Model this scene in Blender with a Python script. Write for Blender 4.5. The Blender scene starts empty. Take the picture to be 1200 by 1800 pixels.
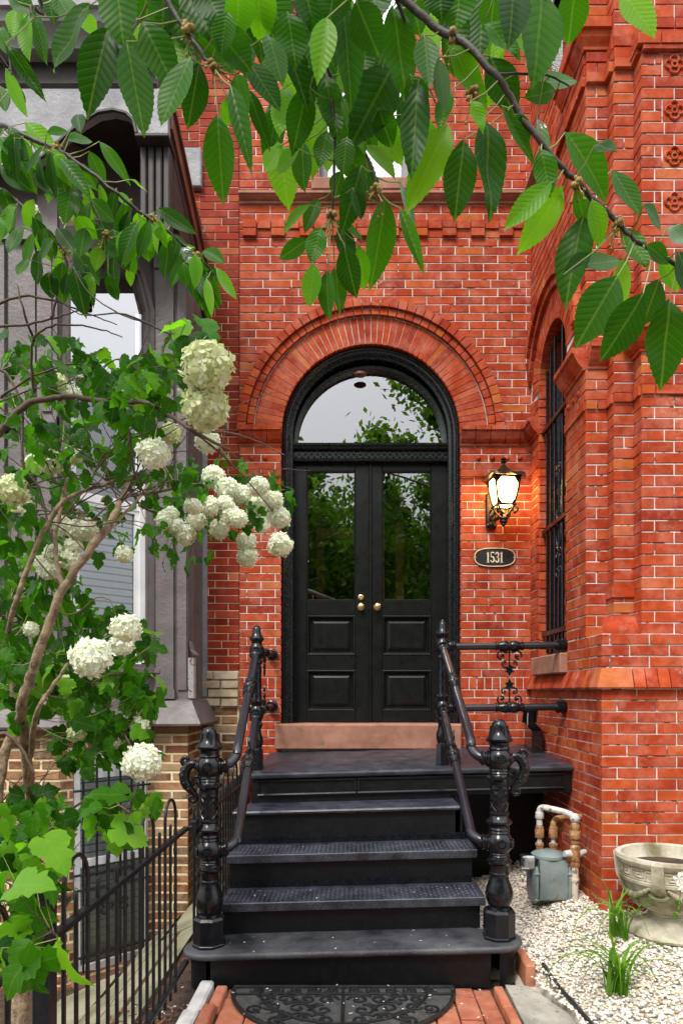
import bpy, bmesh, math, random
import numpy as np
from mathutils import Vector, Matrix

# ---------------------------------------------------------------- camera, world, sun, exposure
S = bpy.context.scene
COL = S.collection
PI = math.pi
R = math.radians
random.seed(7)
EYE, DF = 1.43, 5.4               # eye height, camera distance from the red facade (plane y = 0)
F, VX, VY = 1215.0, 620.0, 1218.0  # focal length and vanishing point in photo pixels

cam_d = bpy.data.cameras.new('camera')
cam = bpy.data.objects.new('camera', cam_d)
COL.objects.link(cam)
cam.location = (0, -DF, EYE)
cam.rotation_euler = (R(90), 0, 0)
cam_d.sensor_fit = 'HORIZONTAL'
cam_d.sensor_width = 24.0
cam_d.lens = 24.0 * F / 1200.0
cam_d.shift_x = -(VX - 600) / 1200.0
cam_d.shift_y = (VY - 900) / 1200.0
cam_d.clip_start = 0.05
cam_d.clip_end = 600
S.camera = cam

W = bpy.data.worlds.new('World')
S.world = W
W.use_nodes = True
wn, wl = W.node_tree.nodes, W.node_tree.links
bg = wn['Background']
SUN_EL, SUN_AZ = R(52), R(205)     # sun high, behind the camera and a little to its left
sky = wn.new('ShaderNodeTexSky')
sky.sky_type = 'NISHITA'
sky.sun_disc = False
sky.sun_elevation = SUN_EL
sky.sun_rotation = SUN_AZ
sky.air_density = 1.0
sky.dust_density = 3.0
# thin even overcast over the blue
mixc = wn.new('ShaderNodeMix'); mixc.data_type = 'RGBA'
mixc.inputs[0].default_value = 0.72
wl.new(sky.outputs[0], mixc.inputs[6])
mixc.inputs[7].default_value = (11.2, 11.25, 11.5, 1)
# overcast skies are about three times brighter overhead than at the horizon
tc = wn.new('ShaderNodeTexCoord'); sx = wn.new('ShaderNodeSeparateXYZ'); wl.new(tc.outputs['Generated'], sx.inputs[0])
mr_ = wn.new('ShaderNodeMapRange'); wl.new(sx.outputs[2], mr_.inputs[0])
mr_.inputs[1].default_value = 0.0; mr_.inputs[2].default_value = 1.0; mr_.inputs[3].default_value = 0.45; mr_.inputs[4].default_value = 1.35
vm = wn.new('ShaderNodeVectorMath'); vm.operation = 'SCALE'
wl.new(mixc.outputs[2], vm.inputs[0]); wl.new(mr_.outputs[0], vm.inputs['Scale'])
wl.new(vm.outputs[0], bg.inputs[0])
bg.inputs[1].default_value = 0.12

sun_d = bpy.data.lights.new('sun', 'SUN')
sun_d.energy = 1.5
sun_d.angle = R(14)
sun_d.color = (1.0, 0.95, 0.88)
sun = bpy.data.objects.new('sun', sun_d)
COL.objects.link(sun)
_sd = Vector((math.sin(SUN_AZ) * math.cos(SUN_EL), math.cos(SUN_AZ) * math.cos(SUN_EL), math.sin(SUN_EL)))
sun.rotation_euler = _sd.to_track_quat('Z', 'Y').to_euler()
sun.location = (-3, -9, 9)

S.view_settings.view_transform = 'Standard'
S.view_settings.look = 'None'
S.view_settings.gamma = 1.0
S.view_settings.exposure = 1.0
S.view_settings.use_curve_mapping = False
S.render.engine = 'CYCLES'
S.cycles.use_denoising = True
S.cycles.max_bounces = 8
S.cycles.transparent_max_bounces = 16
S.cycles.caustics_reflective = False
S.cycles.caustics_refractive = False

# ---------------------------------------------------------------- helpers
def U(px, py, d):
    """point seen at photo pixel (px, py) at distance d in front of the camera plane"""
    return Vector(((px - VX) * d / F, d - DF, EYE + (VY - py) * d / F))

def proj(p):
    d = p[1] + DF
    return (VX + p[0] * F / d, VY - (p[2] - EYE) * F / d, d)

def tag(o, label=None, cat=None, group=None, kind=None):
    if label: o['label'] = label
    if cat: o['category'] = cat
    if group: o['group'] = group
    if kind: o['kind'] = kind
    return o

def par(o, p):
    if p is not None:
        o.parent = p
        if p.type == 'EMPTY':
            o.matrix_parent_inverse = Matrix.Translation(-p.location)
    return o

def thing(name, loc, label, cat, group=None):
    o = bpy.data.objects.new(name, None)
    o.empty_display_size = 0.1
    o.location = loc
    COL.objects.link(o)
    return tag(o, label, cat, group)

class MB:
    """collects geometry in world space; build() links it as one mesh object"""
    def __init__(s):
        s.v = []; s.f = []; s.uv = None
    def add(s, vs, fs):
        b = len(s.v)
        s.v.extend([tuple(p) for p in vs])
        s.f.extend([tuple(i + b for i in f) for f in fs])
        return s
    def box(s, x0, x1, y0, y1, z0, z1, m=None):
        vs = [(x, y, z) for z in (z0, z1) for y in (y0, y1) for x in (x0, x1)]
        if m: vs = [m(*p) for p in vs]
        return s.add(vs, [(0,2,3,1),(4,5,7,6),(0,1,5,4),(2,6,7,3),(0,4,6,2),(1,3,7,5)])
    def bbox(s, x0, x1, y0, y1, z0, z1, b=0.004, m=None):
        """box with chamfered edges"""
        b = min(b, abs(x1-x0)*.45, abs(y1-y0)*.45, abs(z1-z0)*.45)
        bm = bmesh.new()
        bmesh.ops.create_cube(bm, size=1)
        for v in bm.verts:
            v.co = ((x0+x1)/2+v.co.x*(x1-x0), (y0+y1)/2+v.co.y*(y1-y0), (z0+z1)/2+v.co.z*(z1-z0))
        bmesh.ops.bevel(bm, geom=bm.edges[:], offset=b, segments=1, affect='EDGES', profile=.5)
        bm.verts.index_update()
        vs = [v.co[:] for v in bm.verts]
        if m: vs = [m(*p) for p in vs]
        s.add(vs, [[v.index for v in f.verts] for f in bm.faces])
        bm.free()
        return s
    def prism(s, poly, c0, c1, m=None):
        """polygon (a, b) extruded from c0 to c1; m(a, b, c) -> xyz"""
        n = len(poly)
        m = m or (lambda a, b, c: (a, c, b))
        vs = [m(a, b, c0) for a, b in poly] + [m(a, b, c1) for a, b in poly]
        fs = [tuple(range(n)), tuple(range(2*n-1, n-1, -1))]
        fs += [(i, n+i, n+(i+1) % n, (i+1) % n) for i in range(n)]
        return s.add(vs, fs)
    def loops(s, rings, closed=True, caps=True):
        n = len(rings[0]); b = len(s.v)
        for r in rings: s.v.extend([tuple(p) for p in r])
        for k in range(len(rings)-1):
            for i in range(n if closed else n-1):
                j = (i+1) % n
                s.f.append((b+k*n+i, b+k*n+j, b+(k+1)*n+j, b+(k+1)*n+i))
        if caps and closed:
            s.f.append(tuple(b+i for i in range(n-1, -1, -1)))
            e = b+(len(rings)-1)*n
            s.f.append(tuple(e+i for i in range(n)))
        return s
    def lathe(s, prof, c=(0,0,0), n=20, m=None, a0=0.0):
        """prof: (radius, height)"""
        rings = []
        for r, z in prof:
            ring = []
            for i in range(n):
                a = a0+2*PI*i/n
                p = (c[0]+max(r, 1e-4)*math.cos(a), c[1]+max(r, 1e-4)*math.sin(a), c[2]+z)
                ring.append(m(*p) if m else p)
            rings.append(ring)
        return s.loops(rings)
    def ball(s, c, r, n=12, k=7, sc=(1,1,1)):
        rings = []
        for j in range(k+1):
            t = -PI/2+PI*j/k
            rr = max(math.cos(t), 1e-3)
            rings.append([(c[0]+sc[0]*r*rr*math.cos(2*PI*i/n), c[1]+sc[1]*r*rr*math.sin(2*PI*i/n), c[2]+sc[2]*r*math.sin(t)) for i in range(n)])
        return s.loops(rings)
    def tube(s, pts, r, n=8, flat=None):
        pts = [Vector(p) for p in pts]
        if len(pts) < 2: return s
        rs = r if isinstance(r, (list, tuple)) else [r]*len(pts)
        rings = []
        t0 = (pts[1]-pts[0]).normalized()
        up = Vector((0,0,1)) if abs(t0.z) < .9 else Vector((0,1,0))
        nx = t0.cross(up).normalized()
        for i, p in enumerate(pts):
            if i == 0: t = t0
            elif i == len(pts)-1: t = (pts[i]-pts[i-1])
            else: t = (pts[i+1]-pts[i-1])
            if t.length < 1e-9: t = t0
            t = t.normalized()
            nx = (nx-t*nx.dot(t))
            if nx.length < 1e-6: nx = t.orthogonal()
            nx.normalize()
            ny = t.cross(nx)
            rings.append([p+(nx*math.cos(2*PI*k/n)+ny*math.sin(2*PI*k/n))*rs[i] for k in range(n)])
        return s.loops(rings)
    def build(s, name, mat, parent=None, smooth=None, recalc=True):
        me = bpy.data.meshes.new(name)
        me.from_pydata(s.v, [], s.f)
        if recalc:
            bm = bmesh.new(); bm.from_mesh(me)
            bmesh.ops.recalc_face_normals(bm, faces=bm.faces)
            bm.to_mesh(me); bm.free()
        if smooth is not None:
            me.polygons.foreach_set('use_smooth', [True]*len(me.polygons))
            me.set_sharp_from_angle(angle=R(smooth))
        me.materials.append(mat)
        o = bpy.data.objects.new(name, me)
        COL.objects.link(o)
        return par(o, parent)

def inst(name, me, M, parent):
    o = bpy.data.objects.new(name, me)
    o.matrix_basis = M
    COL.objects.link(o)
    return par(o, parent)

def catmull(pts, k=6):
    P = [Vector(p) for p in pts]
    P = [P[0]*2-P[1]]+P+[P[-1]*2-P[-2]]
    out = []
    for i in range(1, len(P)-2):
        a, b, c, d = P[i-1:i+3]
        for j in range(k):
            t = j/k
            out.append(.5*((2*b)+(c-a)*t+(2*a-5*b+4*c-d)*t*t+(3*b-a-3*c+d)*t**3))
    out.append(P[-2])
    return out

def spiral(cx, cy, r0, r1, a0, a1, n=18):
    return [(cx+(r0+(r1-r0)*i/n)*math.cos(a0+(a1-a0)*i/n), cy+(r0+(r1-r0)*i/n)*math.sin(a0+(a1-a0)*i/n)) for i in range(n+1)]

def plane(o, u, n):
    """mapping (a along u, b up, c out along n) -> xyz"""
    o, u, n = Vector(o), Vector(u).normalized(), Vector(n).normalized()
    def m(a, b, c=0.0):
        return (o.x+u.x*a+n.x*c, o.y+u.y*a+n.y*c, o.z+b)
    m.o, m.u, m.n = o, u, n
    return m

# ---------------------------------------------------------------- materials
def newmat(name):
    m = bpy.data.materials.new(name)
    m.use_nodes = True
    nt = m.node_tree
    return m, nt.nodes, nt.links, nt.nodes['Principled BSDF']

def ramp(nodes, stops):
    r = nodes.new('ShaderNodeValToRGB')
    e = r.color_ramp.elements
    while len(e) < len(stops): e.new(.5)
    for i, (p, c) in enumerate(stops):
        e[i].position = p
        e[i].color = tuple(c)+(1,) if len(c) == 3 else c
    return r

def noise(nodes, links, scale, detail=4, vec=None, rough=.6):
    n = nodes.new('ShaderNodeTexNoise')
    n.inputs['Scale'].default_value = scale
    n.inputs['Detail'].default_value = detail
    n.inputs['Roughness'].default_value = rough
    if vec: links.new(vec, n.inputs['Vector'])
    return n

def mixrgb(nodes, links, mode, fac, a, b):
    x = nodes.new('ShaderNodeMix'); x.data_type = 'RGBA'; x.blend_type = mode
    for sock, val in ((x.inputs[0], fac), (x.inputs[6], a), (x.inputs[7], b)):
        if hasattr(val, 'links') or isinstance(val, bpy.types.NodeSocket): links.new(val, sock)
        elif isinstance(val, (int, float)): sock.default_value = val
        else: sock.default_value = tuple(val)+((1,) if len(val) == 3 else ())
    return x.outputs[2]

def math_n(nodes, links, op, a, b=None, clamp=False):
    x = nodes.new('ShaderNodeMath'); x.operation = op; x.use_clamp = clamp
    for i, val in enumerate((a, b)):
        if val is None: continue
        if isinstance(val, bpy.types.NodeSocket): links.new(val, x.inputs[i])
        else: x.inputs[i].default_value = val
    return x.outputs[0]

def bump(nodes, links, height, strength, dist, bsdf):
    b = nodes.new('ShaderNodeBump')
    b.inputs['Strength'].default_value = strength
    b.inputs['Distance'].default_value = dist
    links.new(height, b.inputs['Height'])
    links.new(b.outputs[0], bsdf.inputs['Normal'])

def island_rand(nodes, links):
    g = nodes.new('ShaderNodeNewGeometry')
    oi = nodes.new('ShaderNodeObjectInfo')
    s_ = math_n(nodes, links, 'ADD', g.outputs['Random Per Island'], oi.outputs['Random'])
    return math_n(nodes, links, 'FRACT', s_), g.outputs['Position']

def mat_brick(name, stops, stain=(.62,.22,.14), stain_amt=.45, dark=.45, rough=.75, bloom=.55):
    m, nd, lk, b = newmat(name)
    rnd, pos = island_rand(nd, lk)
    c = ramp(nd, stops); lk.new(rnd, c.inputs[0])
    n1 = noise(nd, lk, 14, 5, pos)
    n3 = noise(nd, lk, 120, 3, pos)
    k = ramp(nd, [(.30, (dark,)*3), (.60, (1,1,1))]); lk.new(n1.outputs[0], k.inputs[0])
    col = mixrgb(nd, lk, 'MULTIPLY', .55, c.outputs[0], k.outputs[0])
    # paler rubbed patches inside single bricks
    st = ramp(nd, [(.44, (0,0,0)), (.66, (1,1,1))]); lk.new(noise(nd, lk, 6.5, 5, pos, .7).outputs[0], st.inputs[0])
    col = mixrgb(nd, lk, 'MIX', math_n(nd, lk, 'MULTIPLY', st.outputs[0], stain_amt), col, stain)
    # pin holes and dark flecks
    fk = ramp(nd, [(.27, (.25,.25,.25)), (.34, (1,1,1))]); lk.new(noise(nd, lk, 75, 4, pos, .75).outputs[0], fk.inputs[0])
    col = mixrgb(nd, lk, 'MULTIPLY', .8, col, fk.outputs[0])
    # lime bloom
    w1 = ramp(nd, [(.60, (0,0,0)), (.72, (1,1,1))]); lk.new(noise(nd, lk, 1.9, 3, pos).outputs[0], w1.inputs[0])
    w2 = ramp(nd, [(.48, (0,0,0)), (.68, (1,1,1))]); lk.new(noise(nd, lk, 32, 5, pos, .7).outputs[0], w2.inputs[0])
    col = mixrgb(nd, lk, 'MIX', math_n(nd, lk, 'MULTIPLY', math_n(nd, lk, 'MULTIPLY', w1.outputs[0], w2.outputs[0]), bloom), col, (.70,.50,.42))
    lk.new(col, b.inputs['Base Color'])
    b.inputs['Roughness'].default_value = rough
    b.inputs['Specular IOR Level'].default_value = .2
    h = math_n(nd, lk, 'ADD', n1.outputs[0], math_n(nd, lk, 'MULTIPLY', n3.outputs[0], .6))
    bump(nd, lk, h, .6, .004, b)
    return m

def mat_noise(name, c0, c1, scale=8, rough=.6, bmp=.25, bscale=60, bdist=.004, metallic=0, rough2=None, lo=.35, hi=.65, spec=None, speck=None):
    m, nd, lk, b = newmat(name)
    g = nd.new('ShaderNodeNewGeometry'); pos = g.outputs['Position']
    n1 = noise(nd, lk, scale, 6, pos)
    c = ramp(nd, [(lo, c0), (hi, c1)]); lk.new(n1.outputs[0], c.inputs[0])
    col = c.outputs[0]
    if speck:
        sc, amt, sc_col = speck
        ns = noise(nd, lk, sc, 3, pos, .7)
        k = ramp(nd, [(amt, (0,0,0)), (amt+.05, (1,1,1))]); lk.new(ns.outputs[0], k.inputs[0])
        col = mixrgb(nd, lk, 'MIX', k.outputs[0], col, sc_col)
    lk.new(col, b.inputs['Base Color'])
    b.inputs['Metallic'].default_value = metallic
    if spec is not None: b.inputs['Specular IOR Level'].default_value = spec
    if rough2 is None: b.inputs['Roughness'].default_value = rough
    else:
        mr = nd.new('ShaderNodeMapRange')
        mr.inputs[1].default_value = .3; mr.inputs[2].default_value = .7
        mr.inputs[3].default_value = rough; mr.inputs[4].default_value = rough2
        lk.new(noise(nd, lk, scale*1.7, 5, pos).outputs[0], mr.inputs[0]); lk.new(mr.outputs[0], b.inputs['Roughness'])
    if bmp: bump(nd, lk, noise(nd, lk, bscale, 5, pos).outputs[0], bmp, bdist, b)
    return m

M = {}
RED = [(0, (.27,.026,.007)), (.12, (.33,.035,.008)), (.5, (.395,.046,.009)), (.85, (.44,.060,.010)), (.96, (.46,.085,.014)), (1, (.48,.13,.022))]
M['red'] = mat_brick('red_pressed_brick', RED)
M['dred'] = mat_brick('dark_red_brick', [(0, (.18,.014,.006)), (.5, (.27,.022,.008)), (.9, (.34,.036,.010)), (1, (.42,.12,.05))], stain=(.45,.10,.06), stain_amt=.3)
M['brown'] = mat_brick('brown_brick', [(0, (.09,.045,.026)), (.4, (.19,.080,.040)), (.7, (.30,.115,.050)), (.9, (.36,.19,.10)), (1, (.44,.30,.18))], stain=(.50,.36,.22), stain_amt=.55, dark=.3)
M['tan'] = mat_brick('tan_brick', [(0, (.40,.29,.17)), (.5, (.54,.42,.28)), (1, (.66,.57,.43))], stain=(.74,.64,.48), stain_amt=.6, dark=.3)
M['pathbrick'] = mat_brick('paving_brick', [(0, (.34,.10,.055)), (.5, (.46,.15,.08)), (.85, (.50,.18,.10)), (1, (.46,.17,.09))], stain=(.55,.30,.20), stain_amt=.4)
M['mortar'] = mat_noise('pale_mortar', (.50,.47,.44), (.80,.78,.74), 9, .95, .5, 160, .003, speck=(7.0, .57, (.13,.12,.115)))
M['creammortar'] = mat_noise('cream_mortar', (.60,.47,.24), (.80,.70,.46), 7, .95, .5, 120, .004)
M['stone'] = mat_noise('brownstone', (.26,.115,.075), (.40,.20,.14), 7, .85, .4, 70, .004, speck=(3.0, .62, (.2,.14,.06)))
M['iron'] = mat_noise('black_iron_paint', (.0035,.004,.0055), (.009,.0095,.012), 25, .13, .18, 70, .002, rough2=.26, spec=.38)
M['pipeiron'] = mat_noise('satin_black_rail_paint', (.010,.011,.017), (.016,.017,.024), 3, .27, 0, rough2=.30, spec=.55)
M['treadiron'] = mat_noise('worn_black_tread_paint', (.012,.014,.021), (.046,.052,.070), 10, .28, .6, 130, .004, rough2=.5, spec=.6, speck=(55, .70, (.16,.155,.15)))
M['treaddust'] = mat_noise('dusty_bottom_tread_paint', (.014,.016,.022), (.090,.092,.100), 4, .36, .6, 110, .004, rough2=.65, speck=(48, .68, (.2,.19,.18)))
M['riser'] = mat_noise('black_riser_paint', (.003,.0035,.0045), (.007,.0075,.009), 20, .36, .4, 60, .004, rough2=.5, spec=.3)
M['doorpaint'] = mat_noise('black_door_paint', (.0045,.005,.005), (.009,.0095,.0092), 12, .26, .08, 30, .003, rough2=.34, spec=.35)
M['framepaint'] = mat_noise('weathered_black_frame_paint', (.004,.005,.006), (.012,.014,.016), 30, .18, .3, 60, .004, rough2=.36, spec=.5)
M['fence'] = mat_noise('satin_black_fence_paint', (.006,.0065,.008), (.013,.0135,.015), 30, .30, .2, 120, .001, rough2=.45, spec=.4)
M['rubber'] = mat_noise('black_rubber', (.007,.008,.009), (.018,.018,.019), 20, .45, .3, 150, .002, speck=(60, .66, (.16,.15,.13)))
M['rubberbase'] = mat_noise('grey_rubber', (.035,.034,.032), (.075,.072,.066), 18, .7, .3, 150, .002, speck=(50, .64, (.2,.18,.15)))
M['grey'] = mat_noise('grey_house_paint', (.105,.090,.088), (.155,.135,.130), 5, .42, .5, 45, .008, rough2=.6)
M['palegrey'] = mat_noise('pale_and_skylit_grey_paint', (.20,.20,.215), (.30,.30,.32), 5, .5, .6, 40, .008, rough2=.7)  # pale tone on hood and cornice includes sky light put into the colour
M['brownpaint'] = mat_noise('brown_painted_board', (.10,.035,.022), (.17,.068,.042), 12, .42, .4, 60, .003)
M['darkwood_shade'] = mat_noise('dark_brown_wood_and_shade', (.018,.014,.013), (.035,.027,.024), 12, .6, .3, 60, .003)  # brown wood, also darkened to carry the shade under the hood
M['white'] = mat_noise('white_window_paint', (.68,.69,.71), (.80,.80,.80), 6, .4, .15, 60, .002)
M['blind'] = mat_noise('pale_blind_slat', (.62,.67,.68), (.72,.76,.76), 4, .5, 0)
M['concrete'] = mat_noise('mossy_concrete', (.22,.21,.17), (.42,.40,.34), 6, .9, .6, 90, .006, speck=(30, .62, (.12,.115,.08)))
M['flag'] = mat_noise('mossy_flagstone', (.13,.13,.075), (.27,.26,.17), 3, .85, .5, 50, .006)
M['whitestone'] = mat_noise('white_painted_stone', (.45,.44,.42), (.66,.65,.63), 12, .85, .6, 90, .006)
M['soil'] = mat_noise('dark_mulch', (.03,.018,.011), (.09,.05,.03), 22, .95, .9, 60, .02)
M['groundm'] = mat_noise('grass_ground', (.04,.06,.02), (.07,.09,.035), 3, .95, .5, 40, .02)
M['asphalt'] = mat_noise('asphalt', (.04,.04,.042), (.07,.07,.072), 9, .9, .4, 120, .005)
M['sidewalk'] = mat_noise('sidewalk_concrete', (.27,.26,.25), (.36,.35,.33), 4, .9, .3, 90, .004)
M['meter'] = mat_noise('grey_green_meter_paint', (.15,.20,.20), (.24,.29,.28), 9, .42, .2, 60, .003, speck=(7, .62, (.20,.16,.10)))
M['pipe'] = mat_noise('galvanised_rusty_pipe', (.42,.43,.42), (.60,.60,.58), 14, .5, .4, 90, .003, speck=(28, .56, (.24,.10,.035)))
M['rust'] = mat_noise('rusty_fitting', (.16,.06,.02), (.42,.22,.08), 30, .8, .6, 120, .004, speck=(40, .6, (.5,.46,.36)))
M['peel'] = mat_noise('peeling_cream_pipe', (.52,.46,.36), (.62,.56,.46), 10, .7, .5, 60, .004, speck=(20, .57, (.20,.15,.12)))
M['urn'] = mat_noise('weathered_cast_stone', (.16,.14,.07), (.50,.46,.36), 6, .9, .6, 70, .006, lo=.36, hi=.6)
M['brass'] = mat_noise('worn_brass', (.62,.47,.20), (.78,.62,.32), 20, .28, .1, 60, .001, metallic=.85)
M['cream'] = mat_noise('cream_paint', (.72,.62,.42), (.80,.70,.50), 20, .5, 0)
M['plaqueblack'] = mat_noise('black_plaque_paint', (.008,.008,.009), (.014,.014,.015), 20, .5, .05, 60, .001)
M['bark'] = mat_noise('grey_brown_bark', (.13,.088,.052), (.37,.27,.17), 34, .85, .9, 70, .008)
M['cherrybark'] = mat_noise('dark_cherry_bark', (.022,.015,.012), (.06,.042,.032), 40, .6, .6, 120, .003)
M['twig'] = mat_noise('brown_twig', (.045,.026,.016), (.12,.075,.045), 30, .7, .4, 150, .002)
M['stemgreen'] = mat_noise('green_stalk', (.14,.20,.04), (.24,.26,.07), 30, .6, 0)
M['budscale'] = mat_noise('brown_bud_scales', (.16,.09,.02), (.42,.27,.07), 60, .7, .3, 150, .002)
M['gloss'] = mat_noise('glossy_black_enamel', (.006,.006,.007), (.009,.009,.010), 6, .05, .03, 8, .002, spec=.8)
M['hose'] = mat_noise('black_plastic_edging', (.012,.012,.013), (.03,.03,.03), 20, .4, .2, 60, .002)
M['wood'] = mat_noise('varnished_yellow_wood', (.30,.15,.035), (.48,.27,.07), 3, .4, .1, 40, .003)
M['room'] = mat_noise('dim_brown_room', (.10,.06,.03), (.16,.10,.05), 2, .8, 0)
M['lanternmetal'] = mat_noise('oiled_bronze', (.014,.011,.009), (.035,.028,.022), 30, .35, .4, 150, .001, metallic=.4)

def mat_glass(name, refl, tint, bump_s=0.0, rough=0.0):
    m, nd, lk, b = newmat(name)
    nd.remove(b)
    out = nd['Material Output']
    gl = nd.new('ShaderNodeBsdfGlossy'); gl.inputs['Roughness'].default_value = rough
    tr = nd.new('ShaderNodeBsdfTransparent'); tr.inputs[0].default_value = tint+(1,)
    fr = nd.new('ShaderNodeFresnel'); fr.inputs[0].default_value = 1.5
    fac = math_n(nd, lk, 'ADD', fr.outputs[0], refl, True)
    mx = nd.new('ShaderNodeMixShader')
    lk.new(fac, mx.inputs[0]); lk.new(tr.outputs[0], mx.inputs[1]); lk.new(gl.outputs[0], mx.inputs[2])
    lk.new(mx.outputs[0], out.inputs[0])
    if bump_s:
        g = nd.new('ShaderNodeNewGeometry')
        bp = nd.new('ShaderNodeBump'); bp.inputs['Strength'].default_value = bump_s; bp.inputs['Distance'].default_value = .01
        lk.new(noise(nd, lk, 1.6, 2, g.outputs['Position']).outputs[0], bp.inputs['Height'])
        lk.new(bp.outputs[0], gl.inputs['Normal'])
    return m
M['doorglass'] = mat_glass('old_door_glass', .30, (.8,.8,.75), .03)
M['fanglass'] = mat_glass('fanlight_glass', .34, (.6,.6,.6), .02)
M['winglass'] = mat_glass('window_glass', .14, (.86,.93,.95), .03)
M['clearglass'] = mat_glass('clean_window_glass', .02, (.97,.98,.98), .02)
M['skyglass'] = mat_glass('upper_window_glass', .5, (.7,.72,.75), .03)
M['clear'] = mat_glass('clear_plastic', .22, (.75,.78,.82), 0, .08)

def mat_leaf(name, dark, light, trans, veins=11.0, rough=.40, tr_amt=.42, spec=.22):
    """leaf: colour per leaf, veins drawn along the leaf's own length"""
    m, nd, lk, b = newmat(name)
    rnd, pos = island_rand(nd, lk)
    c = ramp(nd, [(0, dark), (1, light)]); lk.new(rnd, c.inputs[0])
    col = c.outputs[0]
    if veins:
        uv = nd.new('ShaderNodeUVMap'); uv.uv_map = 'UVMap'
        sp = nd.new('ShaderNodeSeparateXYZ'); lk.new(uv.outputs[0], sp.inputs[0])
        au = math_n(nd, lk, 'ABSOLUTE', sp.outputs[0])
        mid = math_n(nd, lk, 'LESS_THAN', au, .016)
        ph = math_n(nd, lk, 'SUBTRACT', math_n(nd, lk, 'MULTIPLY', sp.outputs[1], veins), math_n(nd, lk, 'MULTIPLY', au, veins*.75))
        fr = math_n(nd, lk, 'FRACT', ph)
        tri = math_n(nd, lk, 'ABSOLUTE', math_n(nd, lk, 'SUBTRACT', fr, .5))
        vn = math_n(nd, lk, 'GREATER_THAN', tri, .455)
        vv = math_n(nd, lk, 'MAXIMUM', mid, math_n(nd, lk, 'MULTIPLY', vn, .55))
        lighter = mixrgb(nd, lk, 'MIX', .45, col, (.30,.42,.10))
        col = mixrgb(nd, lk, 'MIX', math_n(nd, lk, 'MULTIPLY', vv, .3), col, lighter)
        bp = nd.new('ShaderNodeBump'); bp.inputs['Strength'].default_value = .22; bp.inputs['Distance'].default_value = .003
        lk.new(math_n(nd, lk, 'MULTIPLY', tri, -1.0), bp.inputs['Height'])
        lk.new(bp.outputs[0], b.inputs['Normal'])
    lk.new(col, b.inputs['Base Color'])
    b.inputs['Roughness'].default_value = rough
    b.inputs['Specular IOR Level'].default_value = spec
    t = nd.new('ShaderNodeBsdfTranslucent')
    tc = mixrgb(nd, lk, 'MULTIPLY', 1.0, col, trans)
    lk.new(tc, t.inputs[0])
    mx = nd.new('ShaderNodeMixShader'); mx.inputs[0].default_value = tr_amt
    lk.new(b.outputs[0], mx.inputs[1]); lk.new(t.outputs[0], mx.inputs[2])
    lk.new(mx.outputs[0], nd['Material Output'].inputs[0])
    return m
M['cherryleaf'] = mat_leaf('cherry_leaf', (.009,.050,.002), (.030,.125,.004), (3.4,3.2,1.0), spec=.15)
M['cherrybright'] = mat_leaf('young_cherry_leaf', (.06,.21,.006), (.12,.32,.010), (2.6,2.6,1.0), tr_amt=.55)
M['cherrypale'] = mat_leaf('shiny_cherry_leaf', (.06,.13,.05), (.10,.19,.08), (2.0,2.4,1.6), rough=.22, spec=.7)
M['vibleaf'] = mat_leaf('viburnum_leaf', (.008,.046,.002), (.040,.155,.005), (2.6,2.8,.9), veins=6.0, rough=.42, spec=.15)
M['vibbright'] = mat_leaf('young_viburnum_leaf', (.08,.24,.010), (.15,.36,.018), (2.0,2.2,.9), veins=6.0, rough=.42)
M['yew'] = mat_leaf('yew_needle', (.008,.022,.008), (.02,.045,.012), (1,1,1), veins=0, tr_amt=.1)
M['blade'] = mat_leaf('strap_leaf', (.07,.18,.015), (.16,.32,.04), (2.0,2.2,1.0), veins=0, rough=.35, tr_amt=.35)
M['treeleaf'] = mat_leaf('street_tree_leaf', (.030,.085,.006), (.085,.18,.014), (2.6,2.6,1.0), veins=0, tr_amt=.45)
M['petal'] = mat_leaf('snowball_petal', (.82,.86,.64), (.93,.94,.87), (1.0,1.0,.85), veins=0, rough=.6, tr_amt=.3)
M['petalold'] = mat_leaf('greenish_snowball_petal', (.66,.72,.38), (.86,.88,.64), (1.0,1.0,.8), veins=0, rough=.6, tr_amt=.3)
M['petalwhite'] = mat_leaf('white_petal', (.78,.78,.72), (.86,.86,.82), (1.0,1.0,1.0), veins=0, rough=.6, tr_amt=.3)

def mat_pebble():
    m, nd, lk, b = newmat('cream_pebble')
    rnd, pos = island_rand(nd, lk)
    c = ramp(nd, [(0, (.80,.76,.68)), (.45, (.72,.66,.56)), (.62, (.60,.46,.31)), (.76, (.82,.79,.73)), (.86, (.36,.25,.15)), (.93, (.24,.24,.25)), (1, (.12,.10,.09))])
    lk.new(rnd, c.inputs[0]); lk.new(c.outputs[0], b.inputs['Base Color'])
    b.inputs['Roughness'].default_value = .7
    return m
M['pebble'] = mat_pebble()

def mat_emit(name, col, strength):
    m, nd, lk, b = newmat(name)
    g = nd.new('ShaderNodeNewGeometry')
    n = noise(nd, lk, 30, 3, g.outputs['Position'])
    c = ramp(nd, [(.3, tuple(x*.8 for x in col)), (.7, col)]); lk.new(n.outputs[0], c.inputs[0])
    lk.new(c.outputs[0], b.inputs['Emission Color'])
    b.inputs['Emission Strength'].default_value = strength
    b.inputs['Base Color'].default_value = (.8,.7,.5,1)
    return m
M['lampglass'] = mat_emit('lit_frosted_lamp_glass', (1.0,.60,.19), 11.0)

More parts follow.
